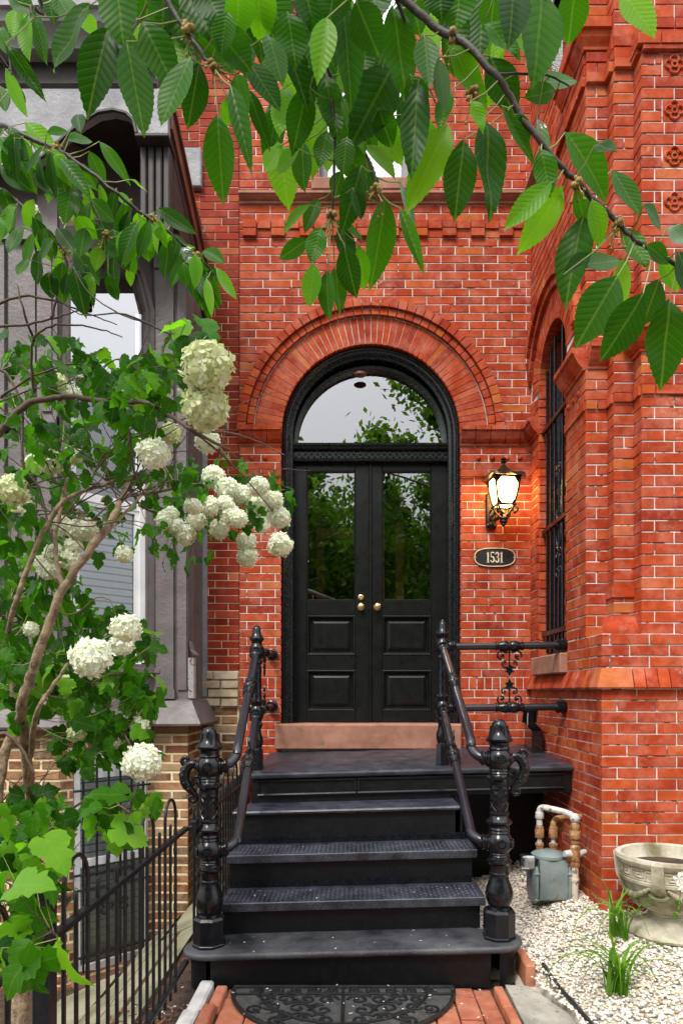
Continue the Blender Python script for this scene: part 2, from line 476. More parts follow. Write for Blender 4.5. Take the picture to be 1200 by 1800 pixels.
# ---------------------------------------------------------------- ground, road, pavement
def yard_z(x, y):
    """ground height: level walk, an areaway that falls away in front of the grey house"""
    if -3.6 < x < -.86 and -4.2 < y < .1:
        t = min(1, max(0, (-.95-x)/.75))
        t = t*t*(3-2*t)
        e = min(1, max(0, (y+4.2)/.9))
        return -.46*t*e-.02
    return -.02
xs = [-250, -60, -12, -3.7]+[-3.6+i*.14 for i in range(20)]+[-.86, -.5, 2.5, 12, 60, 250]
ys = [-250, -60, -21, -10.5, -4.3]+[-4.2+i*.2 for i in range(22)]+[.3, 3, 40, 250]
g = MB()
for y in ys:
    for x in xs: g.v.append((x, y, yard_z(x, y)-(.012 if y < -5 else 0)))
nx = len(xs)
for j in range(len(ys)-1):
    for i in range(nx-1): g.f.append((j*nx+i, j*nx+i+1, (j+1)*nx+i+1, (j+1)*nx+i))
tag(g.build('ground', M['soil'], smooth=40), kind='structure')
tag(MB().box(-60, 60, -8.2, -6.2, -.1, 0).build('pavement', M['sidewalk']), kind='structure')
tag(MB().box(-60, 60, -8.35, -8.2, -.2, .0).build('kerb', M['concrete']), kind='structure')
tag(MB().box(-60, 60, -17.0, -8.35, -.16, -.1).build('road', M['asphalt']), kind='structure')
tag(MB().box(-60, 60, -19.5, -17.0, -.15, 0).build('far_pavement', M['sidewalk']), kind='structure')
tag(MB().box(-60, 60, -45, -19.5, -.12, -.004).build('park_lawn', M['groundm']), kind='structure')

# ---------------------------------------------------------------- brick laying
def brick_geo(mb, m, q, c0, c1, ch=.0025, frac=None):
    cu = sum(p[0] for p in q)/4; cv = sum(p[1] for p in q)/4
    if frac is None:
        fq = [(p[0]+math.copysign(ch, cu-p[0]), p[1]+math.copysign(ch, cv-p[1])) for p in q]
    else:
        fq = [(p[0]+(cu-p[0])*frac, p[1]+(cv-p[1])*frac) for p in q]
    vs = [m(a, b, c0) for a, b in q]+[m(a, b, c1-ch) for a, b in q]+[m(a, b, c1) for a, b in fq]
    fs = [(8, 9, 10, 11)]
    for i in range(4):
        j = (i+1) % 4
        fs += [(i, j, 4+j, 4+i), (4+i, 4+j, 8+j, 8+i)]
    mb.add(vs, fs)

UNIT = {}
def unit_brick(matname):
    if matname not in UNIT:
        u = MB()
        pm = lambda a, b, c: (a, b, c)
        bx, by = .012, .04
        q = [(0,0),(1,0),(1,1),(0,1)]
        fq = [(bx,by),(1-bx,by),(1-bx,1-by),(bx,1-by)]
        vs = [(a,b,0) for a,b in q]+[(a,b,.96) for a,b in q]+[(a,b,1) for a,b in fq]
        fs = [(8,9,10,11)]
        for i in range(4):
            j = (i+1) % 4
            fs += [(i,j,4+j,4+i),(4+i,4+j,8+j,8+i)]
        me = bpy.data.meshes.new('brick')
        me.from_pydata(vs, [], fs)
        me.materials.append(M[matname])
        UNIT[matname] = me
    return UNIT[matname]

class Bricks:
    def __init__(s): s.it = []
    def quad(s, m, q, c0, c1, rect=True): s.it.append((m, q, c0, c1, rect))
    def finish(s, matname, parent, n_ind, hide=()):
        sc = []
        for k, (m, q, c0, c1, rect) in enumerate(s.it):
            P = [proj(m(a, b, c1)) for a, b in q]
            if any(p[2] < .3 for p in P): sc.append((0, k)); continue
            A = abs(sum(P[i][0]*P[(i+1) % 4][1]-P[(i+1) % 4][0]*P[i][1] for i in range(4)))/2
            cx = sum(p[0] for p in P)/4; cy = sum(p[1] for p in P)/4
            if not (0 < cx < 1200 and 0 < cy < 1800) or not rect: A = 0
            for (x0, x1, y0, y1) in hide:
                if x0 < cx < x1 and y0 < cy < y1: A *= .05
            sc.append((A, k))
        ind = {k for A, k in sorted(sc, reverse=True)[:n_ind] if A > 60}
        rest = MB()
        for k, (m, q, c0, c1, rect) in enumerate(s.it):
            if k in ind:
                w = q[1][0]-q[0][0]; h = q[3][1]-q[0][1]
                o = Vector(m(q[0][0], q[0][1], c0))
                X = Matrix(((m.u.x*w, 0, m.n.x*(c1-c0), o.x), (m.u.y*w, 0, m.n.y*(c1-c0), o.y), (m.u.z*w, h, m.n.z*(c1-c0), o.z), (0,0,0,1)))
                inst('brick', unit_brick(matname), X, parent)
            else: brick_geo(rest, m, q, c0, c1)
        if rest.v: tag(rest.build('remaining_bricks', M[matname], parent), kind='stuff')

def lay(B, m, rows, u0, u1, L=.222, excl=None, gap=.0075, phase=0, proud=.005, depth=.09, jit=.0015):
    """running bond courses between u0 and u1; excl(v) -> [(a, b)] openings"""
    for i, row in enumerate(rows):
        v0, v1 = row[0], row[1]
        kind = row[2] if len(row) > 2 else 's'
        pr = proud+(row[3] if len(row) > 3 else 0)
        b, t = v0+gap/2, v1-gap/2
        eb = excl(b) if excl else []
        et = excl(t) if excl else []
        n = max(len(eb), len(et))
        segs = []
        la, lt = u0, u0
        for k in range(n):
            if k < len(eb): xb = eb[k]
            else: mid = (et[k][0]+et[k][1])/2; xb = (mid, mid)
            if k < len(et): xt = et[k]
            else: mid = (eb[k][0]+eb[k][1])/2; xt = (mid, mid)
            segs.append((la, lt, xb[0]-gap/2, xt[0]-gap/2))
            la, lt = xb[1]+gap/2, xt[1]+gap/2
        segs.append((la, lt, u1, u1))
        Lr = (v1-v0)*.62 if kind == 'soldier' else L
        off = phase+((i % 2)*Lr/2 if kind == 's' else 0)
        if kind == 's' and i % 7 == 3: off += Lr*.25
        for (lb, ltp, rb, rt) in segs:
            lo, hi = min(lb, ltp), max(rb, rt)
            if hi-lo < .012: continue
            mi_lo, mi_hi = max(lb, ltp), min(rb, rt)
            k0 = math.floor((lo-off)/Lr)
            js = []
            k = k0
            while True:
                p = off+k*Lr
                if p > hi: break
                if p > mi_lo+.035 and p < mi_hi-.035: js.append(p)
                k += 1
            ends = [(lb, ltp)]+[(j, j) for j in js]+[(rb, rt)]
            for e in range(len(ends)-1):
                g0 = gap/2 if e > 0 else 0
                g1 = gap/2 if e < len(ends)-2 else 0
                a, a2 = ends[e][0]+g0, ends[e][1]+g0
                c, c2 = ends[e+1][0]-g1, ends[e+1][1]-g1
                if c-a < .004 and c2-a2 < .004: continue
                c = max(c, a+.001); c2 = max(c2, a2+.001)
                jv = random.uniform(-jit, jit)
                B.quad(m, [(a, b+jv*.4), (c, b+jv*.4), (c2, t+jv*.4), (a2, t+jv*.4)], -depth, pr+random.uniform(-jit, jit), abs(a-a2) < 1e-4 and abs(c-c2) < 1e-4)

def rows(v0, n, h): return [(v0+i*h, v0+(i+1)*h) for i in range(n)]

def sub_path(P, s0, s1):
    out = []; s = 0
    for i in range(len(P)-1):
        a, b = Vector(P[i]), Vector(P[i+1])
        l = (b-a).length
        if s+l > s0+1e-9 and s < s1-1e-9:
            if not out: out.append(a+(b-a)*max(0, (s0-s)/l))
            out.append(a+(b-a)*min(1, (s1-s)/l))
        s += l
    return out

def sweep_plan(mb, path, prof):
    """profile (out, z) swept along a plan path with mitred corners; out = right-hand side of the path"""
    P = [Vector((p[0], p[1])) for p in path]
    rings = []
    for i, p in enumerate(P):
        ds = []
        if i > 0: ds.append((P[i]-P[i-1]).normalized())
        if i < len(P)-1: ds.append((P[i+1]-P[i]).normalized())
        ns = [Vector((d.y, -d.x)) for d in ds]
        if len(ns) == 2:
            nn = (ns[0]+ns[1])
            nn = nn/ (nn.dot(ns[0]))
        else: nn = ns[0]
        rings.append([(p.x+nn.x*o, p.y+nn.y*o, z) for o, z in prof])
    mb.loops(rings)

def pieces(parent, name, mat, path, prof, step, gap=.005, jit=.002):
    L = sum((Vector(path[i+1])-Vector(path[i])).length for i in range(len(path)-1))
    n = max(1, round(L/step))
    for k in range(n):
        sp = sub_path(path, k*L/n+gap/2, (k+1)*L/n-gap/2)
        j = random.uniform(-jit, jit)
        mb = MB(); sweep_plan(mb, sp, [(o+j if o > 0 else o, z) for o, z in prof])
        mb.build(name, mat, parent)

def sheet(P): return MB().add(P, [tuple(range(len(P)))])

# ---------------------------------------------------------------- red brick house
house = thing('brick_row_house', (0, 0, 0), 'red brick row house with arched black double doors and projecting bay', 'house')
FAC = plane((0,0,0), (1,0,0), (0,-1,0))
BAY = plane((1.39,0,0), (0,-1,0), (-1,0,0))
CX, ZC, RI = .14, 3.457, .696
RV, RH = .911, 1.04
X0, X1 = -.884, 1.39
def arc(cx, cz, r, a0, a1, n): return [(cx+r*math.cos(a0+(a1-a0)*i/n), cz+r*math.sin(a0+(a1-a0)*i/n)) for i in range(n+1)]

core = MB()
no = .012
poly = [(X0, -.1), (CX-RI-no, -.1)]+arc(CX, ZC, RI+no, PI, 0, 28)+[(CX+RI+no, -.1), (X1+.1, -.1), (X1+.1, 7.4), (.465, 7.4), (.465, 5.42), (-.279, 5.42), (-.279, 7.4), (X0, 7.4)]
core.prism(poly, 0, .26, lambda a, b, c: (a, c, b))
facade = core.build('facade_wall', M['mortar'], house)
MB().box(-.60, .86, .012, .30, -.1, .985).build('threshold_wall', M['mortar'], house)
MB().box(-.3, .5, .002, .26, 7.4, 7.7).build('window_head', M['stone'], house)
MB().box(-1.3, 2.9, .25, .3, 7.35, 7.45).build('roof_slab', M['darkwood_shade'], house)

LOW = rows(1.4545-23*.0625, 23, .0625)
SOLD = [(1.4545, 1.552, 'soldier')]
MID = rows(1.552, 25, .0624)
BAND = [(3.112, 3.1725, 's', .014)]+rows(3.1725, 3, .0605)
UP = rows(3.492, 23, .0648)+[(4.9824+k*.0648, 4.9824+(k+1)*.0648) for k in range(2)]+rows(5.112, 2, .0648)
TOP = rows(5.31, 33, .064)
def ex_fac(v):
    if v < ZC: return [(CX-RI, CX+RI)]
    if v > 5.42: return [(-.267, .453)]
    d = v-ZC
    if d < RH: h = math.sqrt(RH*RH-d*d); return [(CX-h, CX+h)]
    return []
B = Bricks()
lay(B, FAC, LOW+SOLD+MID+BAND, X0, X1, excl=ex_fac, phase=.06)
lay(B, FAC, UP+[(5.2416, 5.31)]+TOP, X0, X1, excl=ex_fac, phase=.02)
B.finish('red', facade, 300, hide=[(420, 500, 740, 1000), (400, 1200, 0, 340), (500, 760, 340, 540), (430, 1000, 1250, 1800)])

# arch: radial bricks, then a two-row hood
def ring(parent, m, name, cx, cz, r0, r1, n, c0, c1, a0=PI, a1=0, mat='red', gap=.0055, lim=None, umin=None):
    for k in range(n):
        p = a0+(a1-a0)*k/n; q = a0+(a1-a0)*(k+1)/n
        def e(r, a, s): return (cx+r*math.cos(a)+s*gap/2*math.sin(a), cz+r*math.sin(a)-s*gap/2*math.cos(a))
        quad = [e(r0, p, 1), e(r0, q, -1), e(r1, q, -1), e(r1, p, 1)]
        if umin is not None and min(x for x, z in quad) < umin: continue
        mb = MB(); j = random.uniform(-.0015, .0015)
        brick_geo(mb, m, quad, c0, c1+j, frac=.03)
        mb.build(name, M[mat], parent)
ring(facade, FAC, 'voussoir', CX, ZC, RI, RV-.003, 52, -.12, .006)
ring(facade, FAC, 'hood_brick', CX, ZC, RV+.004, RV+.055, 44, -.05, .035)
ring(facade, FAC, 'hood_brick', CX, ZC, RV+.059, RH-.004, 44, -.05, .06)

# imposts, stud rows, string course, dentils
IMP = [(-.03, 3.357), (.018, 3.357), (.020, 3.374), (.030, 3.379), (.048, 3.40), (.066, 3.432), (.073, 3.455), (.086, 3.459), (.086, 3.489), (-.03, 3.489)]
pieces(facade, 'impost_brick', M['red'], [(X0, 0), (CX-RI, 0)], IMP, .11)
pieces(facade, 'impost_brick', M['red'], [(CX+RI, 0), (1.39, 0), (1.39, -.25)], IMP, .113)
def stud(parent, m, u, v, r=.022):
    o = Vector(m(u, v, .004))
    rings = []
    for k in range(5):
        t = PI/2*k/4
        rings.append([m(u+r*math.cos(t)*math.cos(2*PI*i/10), v+r*math.cos(t)*math.sin(2*PI*i/10), .003+r*.8*math.sin(t)) for i in range(10)])
    mb = MB(); mb.loops(rings); mb.build('stud', M['red'], parent, smooth=60)
for px in (840, 865, 889.5, 913): stud(facade, FAC, (px-VX)/225, 3.263)
for px in (442, 466): stud(facade, FAC, (px-VX)/225, 3.263)
STR = [(-.03, 5.245), (.020, 5.245), (.022, 5.262), (.040, 5.268), (.062, 5.290), (.070, 5.292), (.070, 5.309), (-.03, 5.311)]
BPATH = [(X0, 0), (1.39, 0), (1.39, -1.28), (1.519, -1.28), (1.519, -1.38), (1.634, -1.38), (1.634, -1.49), (4.2, -1.49)]
mb = MB(); sweep_plan(mb, sub_path(BPATH, 0, 2.274+.5), STR); mb.build('string_course', M['stone'], facade, smooth=30)
for k in range(11):
    u = -.86+k*.222
    mb = MB(); brick_geo(mb, FAC, [(u+.004, 4.985), (u+.108, 4.985), (u+.108, 5.045), (u+.004, 5.045)], -.02, .034); mb.build('dentil', M['red'], facade)
    if k < 10:
        mb = MB(); brick_geo(mb, FAC, [(u+.115, 5.05), (u+.219, 5.05), (u+.219, 5.109), (u+.115, 5.109)], -.02, .020); mb.build('dentil', M['red'], facade)
    mb = MB(); brick_geo(mb, FAC, [(u+.004, 5.05), (u+.108, 5.05), (u+.108, 5.109), (u+.004, 5.109)], -.02, .034); mb.build('dentil', M['red'], facade)

# upper window
w = MB()
for a, b_, z0, z1 in ((-.27, -.20, 5.42, 7.4), (.386, .456, 5.42, 7.4), (-.20, .386, 5.42, 5.49), (-.20, .386, 6.35, 6.41)):
    w.bbox(a, b_, .09, .16, z0, z1, .006)
win = w.build('upper_window', M['palegrey'], house)
sheet([(-.2,.12,5.49), (.386,.12,5.49), (.386,.12,7.4), (-.2,.12,7.4)]).build('pane', M['skyglass'], win)
MB().box(-.26, .45, .25, .27, 5.4, 7.4).build('window_shade', M['white'], win)
MB().bbox(-.32, .50, -.06, .1, 5.325, 5.425, .01).build('window_sill', M['stone'], win)

# door sill, frame, fanlight, transom bar, leaves
MB().bbox(-.604, .845, -.055, .2, .987, 1.188, .012).build('door_sill', M['stone'], house)
def arch_sweep(prof, zb, zc, r, n=30):
    mb = MB(); rings = []
    rings.append([(CX-(r-i), y, zb) for i, y in prof])
    for k in range(n+1):
        a = PI-PI*k/n
        rings.append([(CX+(r-i)*math.cos(a), y, zc+(r-i)*math.sin(a)) for i, y in prof])
    rings.append([(CX+(r-i), y, zb) for i, y in prof])
    return mb.loops(rings)
fr = arch_sweep([(-.02,.035), (.004,.028), (.016,.022), (.026,.030), (.030,.040), (.044,.042), (.050,.052), (.056,.050), (.060,.062), (.080,.066), (.084,.080), (.086,.225), (-.02,.225)], 1.19, ZC, RI).build('door_frame', M['framepaint'], house, smooth=30)
arch_sweep([(0,.10), (.012,.092), (.030,.10), (.034,.115), (.040,.20), (0,.20)], 3.41, 3.42, RI-.078).build('fanlight_frame', M['framepaint'], fr, smooth=30)
sheet([(CX-.585, .163, 3.40)]+[(x, .163, z) for x, z in arc(CX, 3.42, .585, PI, 0, 28)]+[(CX+.585, .163, 3.40)]).build('fanlight_pane', M['fanglass'], fr)
tb = MB()
tb.prism([(.225, 3.280), (.110, 3.280), (.105, 3.300), (.120, 3.303), (.120, 3.358), (.100, 3.362), (.085, 3.372), (.080, 3.390), (.070, 3.393), (.068, 3.410), (.110, 3.420), (.225, 3.420)], CX-.615, CX+.615, lambda a, b, c: (c, a, b))
tbo = tb.build('transom_bar', M['framepaint'], house, smooth=25)
dn = MB()
for k in range(50):
    x = CX-.60+k*.0243
    dn.bbox(x, x+.013, .100, .122, 3.308+(k % 2)*.024, 3.329+(k % 2)*.024, .003)
tag(dn.build('carved_strip', M['framepaint'], tbo), kind='stuff')

def zz(y): return EYE+(VY-y)/218.0
def leaf_door(x0, x1, g0, g1, hinge_left):
    mb = MB(); y0, y1 = .170, .212
    zb, zt = 1.192, 3.282
    mb.bbox(x0, g0, y0, y1, zb, zt, .003)
    mb.bbox(g1, x1, y0, y1, zb, zt, .003)
    for a, b_ in ((3.219, zt), (zz(1082), zz(1056)), (zz(1178), zz(1152)), (zb, zz(1250))):
        mb.bbox(g0, g1, y0+.001, y1, a, b_, .003)
    d = mb.build('door', M['doorpaint'], house)
    sheet([(g0-.005,.19,zz(1056)-.005), (g1+.005,.19,zz(1056)-.005), (g1+.005,.19,3.222), (g0-.005,.19,3.222)]).build('pane', M['doorglass'], d)
    bead = MB()
    for a0, a1, b0, b1 in ((g0, g0+.01, zz(1056), 3.219), (g1-.01, g1, zz(1056), 3.219), (g0+.01, g1-.01, zz(1056), zz(1056)+.010), (g0+.01, g1-.01, 3.209, 3.219)):
        bead.bbox(a0, a1, .174, .187, b0, b1, .003)
    bead.build('glazing_bead', M['doorpaint'], d)
    for zt_, zb_ in ((zz(1082), zz(1152)), (zz(1178), zz(1250))):
        p = MB()
        p.box(g0-.005, g1+.005, .200, .208, zb_-.005, zt_+.005)
        prof = [(0, .171), (.006, .166), (.014, .168), (.022, .180), (.026, .199), (0, .199)]
        rings = []
        for (cx_, cz_, sx, sz) in ((g0, zb_, 1, 1), (g1, zb_, -1, 1), (g1, zt_, -1, -1), (g0, zt_, 1, -1), (g0, zb_, 1, 1)):
            rings.append([(cx_+sx*i, y, cz_+sz*i) for i, y in prof])
        p.loops(rings, caps=False)
        i0, i1 = .034, .062
        R1 = [(g0+i0, .199, zb_+i0), (g1-i0, .199, zb_+i0), (g1-i0, .199, zt_-i0), (g0+i0, .199, zt_-i0)]
        R2 = [(g0+i1, .183, zb_+i1), (g1-i1, .183, zb_+i1), (g1-i1, .183, zt_-i1), (g0+i1, .183, zt_-i1)]
        p.loops([R1, R2])
        p.build('panel', M['doorpaint'], d)
    return d
dl = leaf_door(-.476, .130, -.372, .020, True)
dr = leaf_door(.150, .757, .236, .632, False)
MB().bbox(.128, .152, .152, .172, 1.195, 3.28, .005).build('astragal', M['doorpaint'], dl)
def knob(px, py, r, parent, nm):
    c = U(px, py, 5.565)
    mb = MB()
    prof = [(r*1.0, 0), (r*1.05, .006), (r*.55, .010), (r*.45, .028), (r*.8, .034), (r*1.0, .046), (r*.95, .056), (r*.6, .064), (.001, .066)]
    mb.lathe(prof, (0, 0, 0), 18, m=lambda x, y, z: (c.x+x, .170-z, c.z+y))
    mb.build(nm, M['brass'], parent, smooth=40)
knob(634, 1067, .026, dl, 'door_knob'); knob(663, 1067, .026, dr, 'door_knob')
c = U(634, 1050, 5.565); mb = MB()
mb.lathe([(.024, 0), (.024, .008), (.018, .014), (.008, .015), (.001, .012)], (0,0,0), 18, m=lambda x, y, z: (c.x+x, .170-z, c.z+y)); mb.build('lock_cylinder', M['brass'], dl, smooth=40)
hg = MB(); hg.bbox(.762, .790, .135, .165, 2.40, 2.56, .004); hg.bbox(.766, .786, .128, .137, 2.43, 2.53, .003); hgo = hg.build('strike_plate', M['gloss'], fr)
mb = MB(); mb.bbox(.770, .782, .124, .130, 2.44, 2.47, .002); mb.bbox(.770, .782, .124, .130, 2.49, 2.52, .002); mb.build('keeper', M['brass'], hgo)
cb = U(633, 664, 5.49); mb = MB(); mb.ball((cb.x, cb.y-.02, cb.z+.018), .040, 16, 8, (1.3, 1, .55)); mb.build('soffit_lamp', M['brownpaint'], fr, smooth=60)
# hallway seen dimly through the glass
hall = MB()
for bx in ((-.75,-.62,.3,2.6,1.1,4.4), (.93,1.05,.3,2.6,1.1,4.4), (-.75,1.05,2.6,2.7,1.1,4.4), (-.75,1.05,.3,2.7,1.05,1.15), (-.75,1.05,.3,2.7,4.4,4.5)): hall.box(*bx)
ho = hall.build('hallway', M['room'], house)
mb = MB()
for bx in ((-.36,-.28,1.4,1.45,1.15,3.05), (.02,.10,1.4,1.45,1.15,3.05), (-.28,.02,1.4,1.45,2.95,3.05), (-.28,.02,1.4,1.45,2.1,2.2), (-.28,.02,1.4,1.45,1.15,1.4), (.42,.5,1.4,1.45,1.15,3.1), (.24,.30,1.2,1.24,1.15,3.1)): mb.box(*bx)
mb.build('inner_door', M['wood'], ho)

# ---------------------------------------------------------------- bay of the red house
XB, XE = 1.39, 4.2
UW0, UW1, UWC, RW, ZW = .25, .90, .575, .325, 3.68
bc = MB()
bc.prism([(0,-.1), (1.543,-.1), (1.543,1.76), (.91,1.76), (.91,1.55), (.24,1.55), (.24,1.76), (0,1.76)], -.12, 0, BAY)
bc.prism([(0,1.76), (.24,1.76)]+arc(UWC, ZW, RW+.01, PI, PI/2, 10)+[(.575,5.58), (.29,5.58), (.29,7.4), (0,7.4)], -.12, 0, BAY)
bc.prism(arc(UWC, ZW, RW+.01, PI/2, 0, 10)+[(.91,1.76), (1.28,1.76), (1.28,7.4), (.91,7.4), (.91,5.58), (.575,5.58)], -.12, 0, BAY)
bc.box(1.45, XE, -1.5412, -1.42, -.1, 1.758)
bc.box(1.51, 1.519, -1.28, -1.16, 1.76, 7.4)
bc.box(1.519, 1.634, -1.38, -1.16, 1.76, 7.4)
bc.box(1.634, XE, -1.49, -1.16, 1.76, 7.4)
bay = bc.build('bay_wall', M['mortar'], house)
MB().box(1.40, 4.3, -1.52, .3, 7.41, 7.5).build('bay_light_cap', M['darkwood_shade'], house)  # unseen cap added to keep light out of the hollow bay

FP = plane((0,-1.543,0), (1,0,0), (0,-1,0))
F1 = plane((0,-1.28,0), (1,0,0), (0,-1,0)); S2 = plane((1.519,-1.28,0), (0,-1,0), (-1,0,0)); F2 = plane((0,-1.38,0), (1,0,0), (0,-1,0))
S3 = plane((1.634,-1.38,0), (0,-1,0), (-1,0,0)); F3 = plane((0,-1.49,0), (1,0,0), (0,-1,0))
PL = rows(.0125, 23, .0625)
PL2 = rows(1.572, 3, .0627)
UPB = rows(1.762, 21, .06428)+[(3.112, 3.1725, 's', .014)]+rows(3.1725, 3, .0605)+rows(3.354, 2, .069)
UPC = rows(3.492, 24, .0648)+[(5.047, 5.112, 's', .024)]+[(5.112+.0665*k, 5.112+.0665*(k+1), 's', .010) for k in range(2)]
UPD = rows(5.245, 2, .0775)+rows(5.40, 31, .064)
BB = Bricks()
lay(BB, BAY, PL, 0, 1.5405, phase=.05)
lay(BB, FP, [(a, b_) for a, b_ in PL], XB-.0045, XE, phase=.03)
lay(BB, BAY, PL2, 0, 1.5405, excl=lambda v: [(.22, .93)] if v < 1.69 else [(UW0, UW1)], phase=.02)
lay(BB, FP, PL2, XB-.0045, XE, phase=.10)
def ex_bay(v):
    if v < ZW: return [(UW0, UW1)]
    d = v-ZW
    if d < .655:
        h = math.sqrt(.655*.655-d*d); return [(UWC-h, UWC+h)]
    if v > 5.6: return [(.30, .90)]
    return []
lay(BB, BAY, UPB, 0, 1.2775, excl=ex_bay, phase=.03)
lay(BB, BAY, UPC, 0, 1.2775, excl=ex_bay, phase=.03)
lay(BB, BAY, UPD, 0, 1.2775, excl=ex_bay, phase=.03)
def ex_tile(v):
    for zc in (4.9824, 4.7232, 4.4640, 4.2048):
        if abs(v-zc) < .0648: return [(1.748, 1.882)]
    return []
for rws in (UPB, UPC, UPD):
    lay(BB, F1, rws, XB-.0045, 1.519, L=.5, phase=.2)
    lay(BB, S2, rws, 0, .0975, L=.5, phase=.3)
    lay(BB, F2, rws, 1.519-.0045, 1.634, L=.5, phase=.2)
    lay(BB, S3, rws, 0, .1075, L=.5, phase=.3)
    lay(BB, F3, rws, 1.634-.0045, XE, excl=ex_tile if rws is UPC else None, phase=.04)
JM = plane((1.39,-.25,0), (1,0,0), (0,-1,0))
lay(BB, JM, rows(1.69, 31, .0642), .0, .105, L=.5, phase=.3, proud=.003, depth=.06)
BB.finish('red', bay, 300, hide=[(900, 1200, 0, 480), (1000, 1200, 480, 650), (1090, 1200, 1480, 1700)])
ring(bay, BAY, 'voussoir', UWC, ZW, RW, RW+.20, 26, -.12, .006)
ring(bay, BAY, 'hood_brick', UWC, ZW, RW+.206, RW+.258, 22, -.05, .035, umin=.008)
ring(bay, BAY, 'hood_brick', UWC, ZW, RW+.262, RW+.325, 22, -.05, .06, umin=.008)
# water table of sloping bricks
WT = [(-.02, 1.4535), (.038, 1.4535), (.042, 1.462), (.006, 1.568), (-.02, 1.568)]
WP = [(1.39, -.004), (1.39, -1.543), (XE, -1.543)]
pieces(bay, 'sloped_brick', M['red'], [(1.39, -.004), (1.39, -1.44)], WT, .066, .005)
mb = MB(); sweep_plan(mb, sub_path(WP, 1.441, 1.70), WT); mb.build('corner_brick', mat_brick('orange_corner_brick', [(0, (.44,.10,.020)), (1, (.48,.13,.028))]), bay)
pieces(bay, 'sloped_brick', M['red'], [(1.555, -1.543), (XE, -1.543)], WT, .068, .005)
MB().bbox(1.335, 1.50, -.935, -.215, 1.557, 1.69, .008).build('window_sill', M['stone'], bay)
# imposts and bands round the stepped corner
BP2 = [(1.39, -.90), (1.39, -1.28), (1.519, -1.28)]
BP3 = [(1.634, -1.38), (1.634, -1.49), (XE, -1.49)]
pieces(bay, 'impost_brick', M['red'], BP2, IMP, .125)
pieces(bay, 'impost_brick', M['red'], BP3, IMP, .125)
for u in (.96, 1.06, 1.16): stud(bay, BAY, u, 3.263)
for x in (1.72, 1.80, 1.88): stud(bay, F3, x, 3.263)
CAP = [(-.03, 5.247), (.022, 5.247), (.024, 5.262), (.05, 5.30), (.06, 5.33), (.075, 5.335), (.075, 5.395), (-.03, 5.397)]
pieces(bay, 'corbel_brick', M['red'], [(1.39, -.85), (1.39, -1.28), (1.519, -1.28)], CAP, .13)
pieces(bay, 'corbel_brick', M['red'], BP3, [(-.03, 5.08), (.035, 5.08), (.035, 5.142), (-.03, 5.142)], .2)
# column base
mb = MB(); sweep_plan(mb, [(1.39+.075, -1.38), (1.519-.03, -1.40), (1.634+.02, -1.40)], [(-.1, 1.762), (.045, 1.762), (.055, 1.785), (.045, 1.82), (.015, 1.85), (.008, 1.872), (-.1, 1.872)]); mb.build('column_base', M['red'], bay, smooth=40)
mb = MB(); sweep_plan(mb, [(1.519, -1.285), (1.519, -1.38), (1.634, -1.38)], [(-.02, 1.985), (.018, 1.985), (.018, 2.045), (-.02, 2.045)]); mb.build('column_band', M['red'], bay)
# terracotta quatrefoil tiles
for zc in (4.9824, 4.7232, 4.4640, 4.2048):
    t = MB(); t.box(1.751, 1.879, -1.4925, -1.40, zc-.0605, zc+.0605)
    to = t.build('terracotta_tile', M['red'], bay)
    for k, (dx, dz) in enumerate(((.027,0), (-.027,0), (0,.027), (0,-.027))):
        p = MB(); pts = []
        a0 = math.atan2(dz, dx)
        pts = [(1.815+dx+.024*math.cos(a0+a), -1.496, zc+dz+.024*math.sin(a0+a)) for a in [R(-125+250*i/14) for i in range(15)]]
        p.tube(pts, .0075, 6); p.build('lobe', M['red'], to, smooth=60)
    p = MB(); p.tube([(1.815+.016*math.cos(2*PI*i/14), -1.497, zc+.016*math.sin(2*PI*i/14)) for i in range(15)], .006, 6); p.build('boss', M['red'], to, smooth=60)
# bay windows
def bay_win(z0, z1, arched, nm):
    mb = MB()
    bx = lambda u0, u1, a, b_, x0, x1: mb.bbox(x0, x1, -u1, -u0, a, b_, .004)
    bx(UW0, UW0+.05, z0, z1, 1.462, 1.53); bx(UW1-.05, UW1, z0, z1, 1.462, 1.53)
    bx(UW0+.05, UW1-.05, z0, z0+.06, 1.47, 1.53); bx(UW0+.05, UW1-.05, (z0+z1)/2, (z0+z1)/2+.05, 1.475, 1.53)
    bx(UW0+.05, UW1-.05, z1-.06, z1, 1.47, 1.53)
    o = mb.build(nm, M['framepaint'], bay)
    sheet([(1.507,-UW1+.04,z0+.03), (1.507,-UW0-.04,z0+.03), (1.507,-UW0-.04,z1-.03), (1.507,-UW1+.04,z1-.03)]).build('pane', M['winglass'], o)
    MB().box(1.64, 1.65, -1.0, -.1, z0-.05, z1+.1).build('blind', M['blind'], o)
bay_win(1.70, 4.02, True, 'side_window')
bay_win(5.62, 7.38, False, 'upper_side_window')

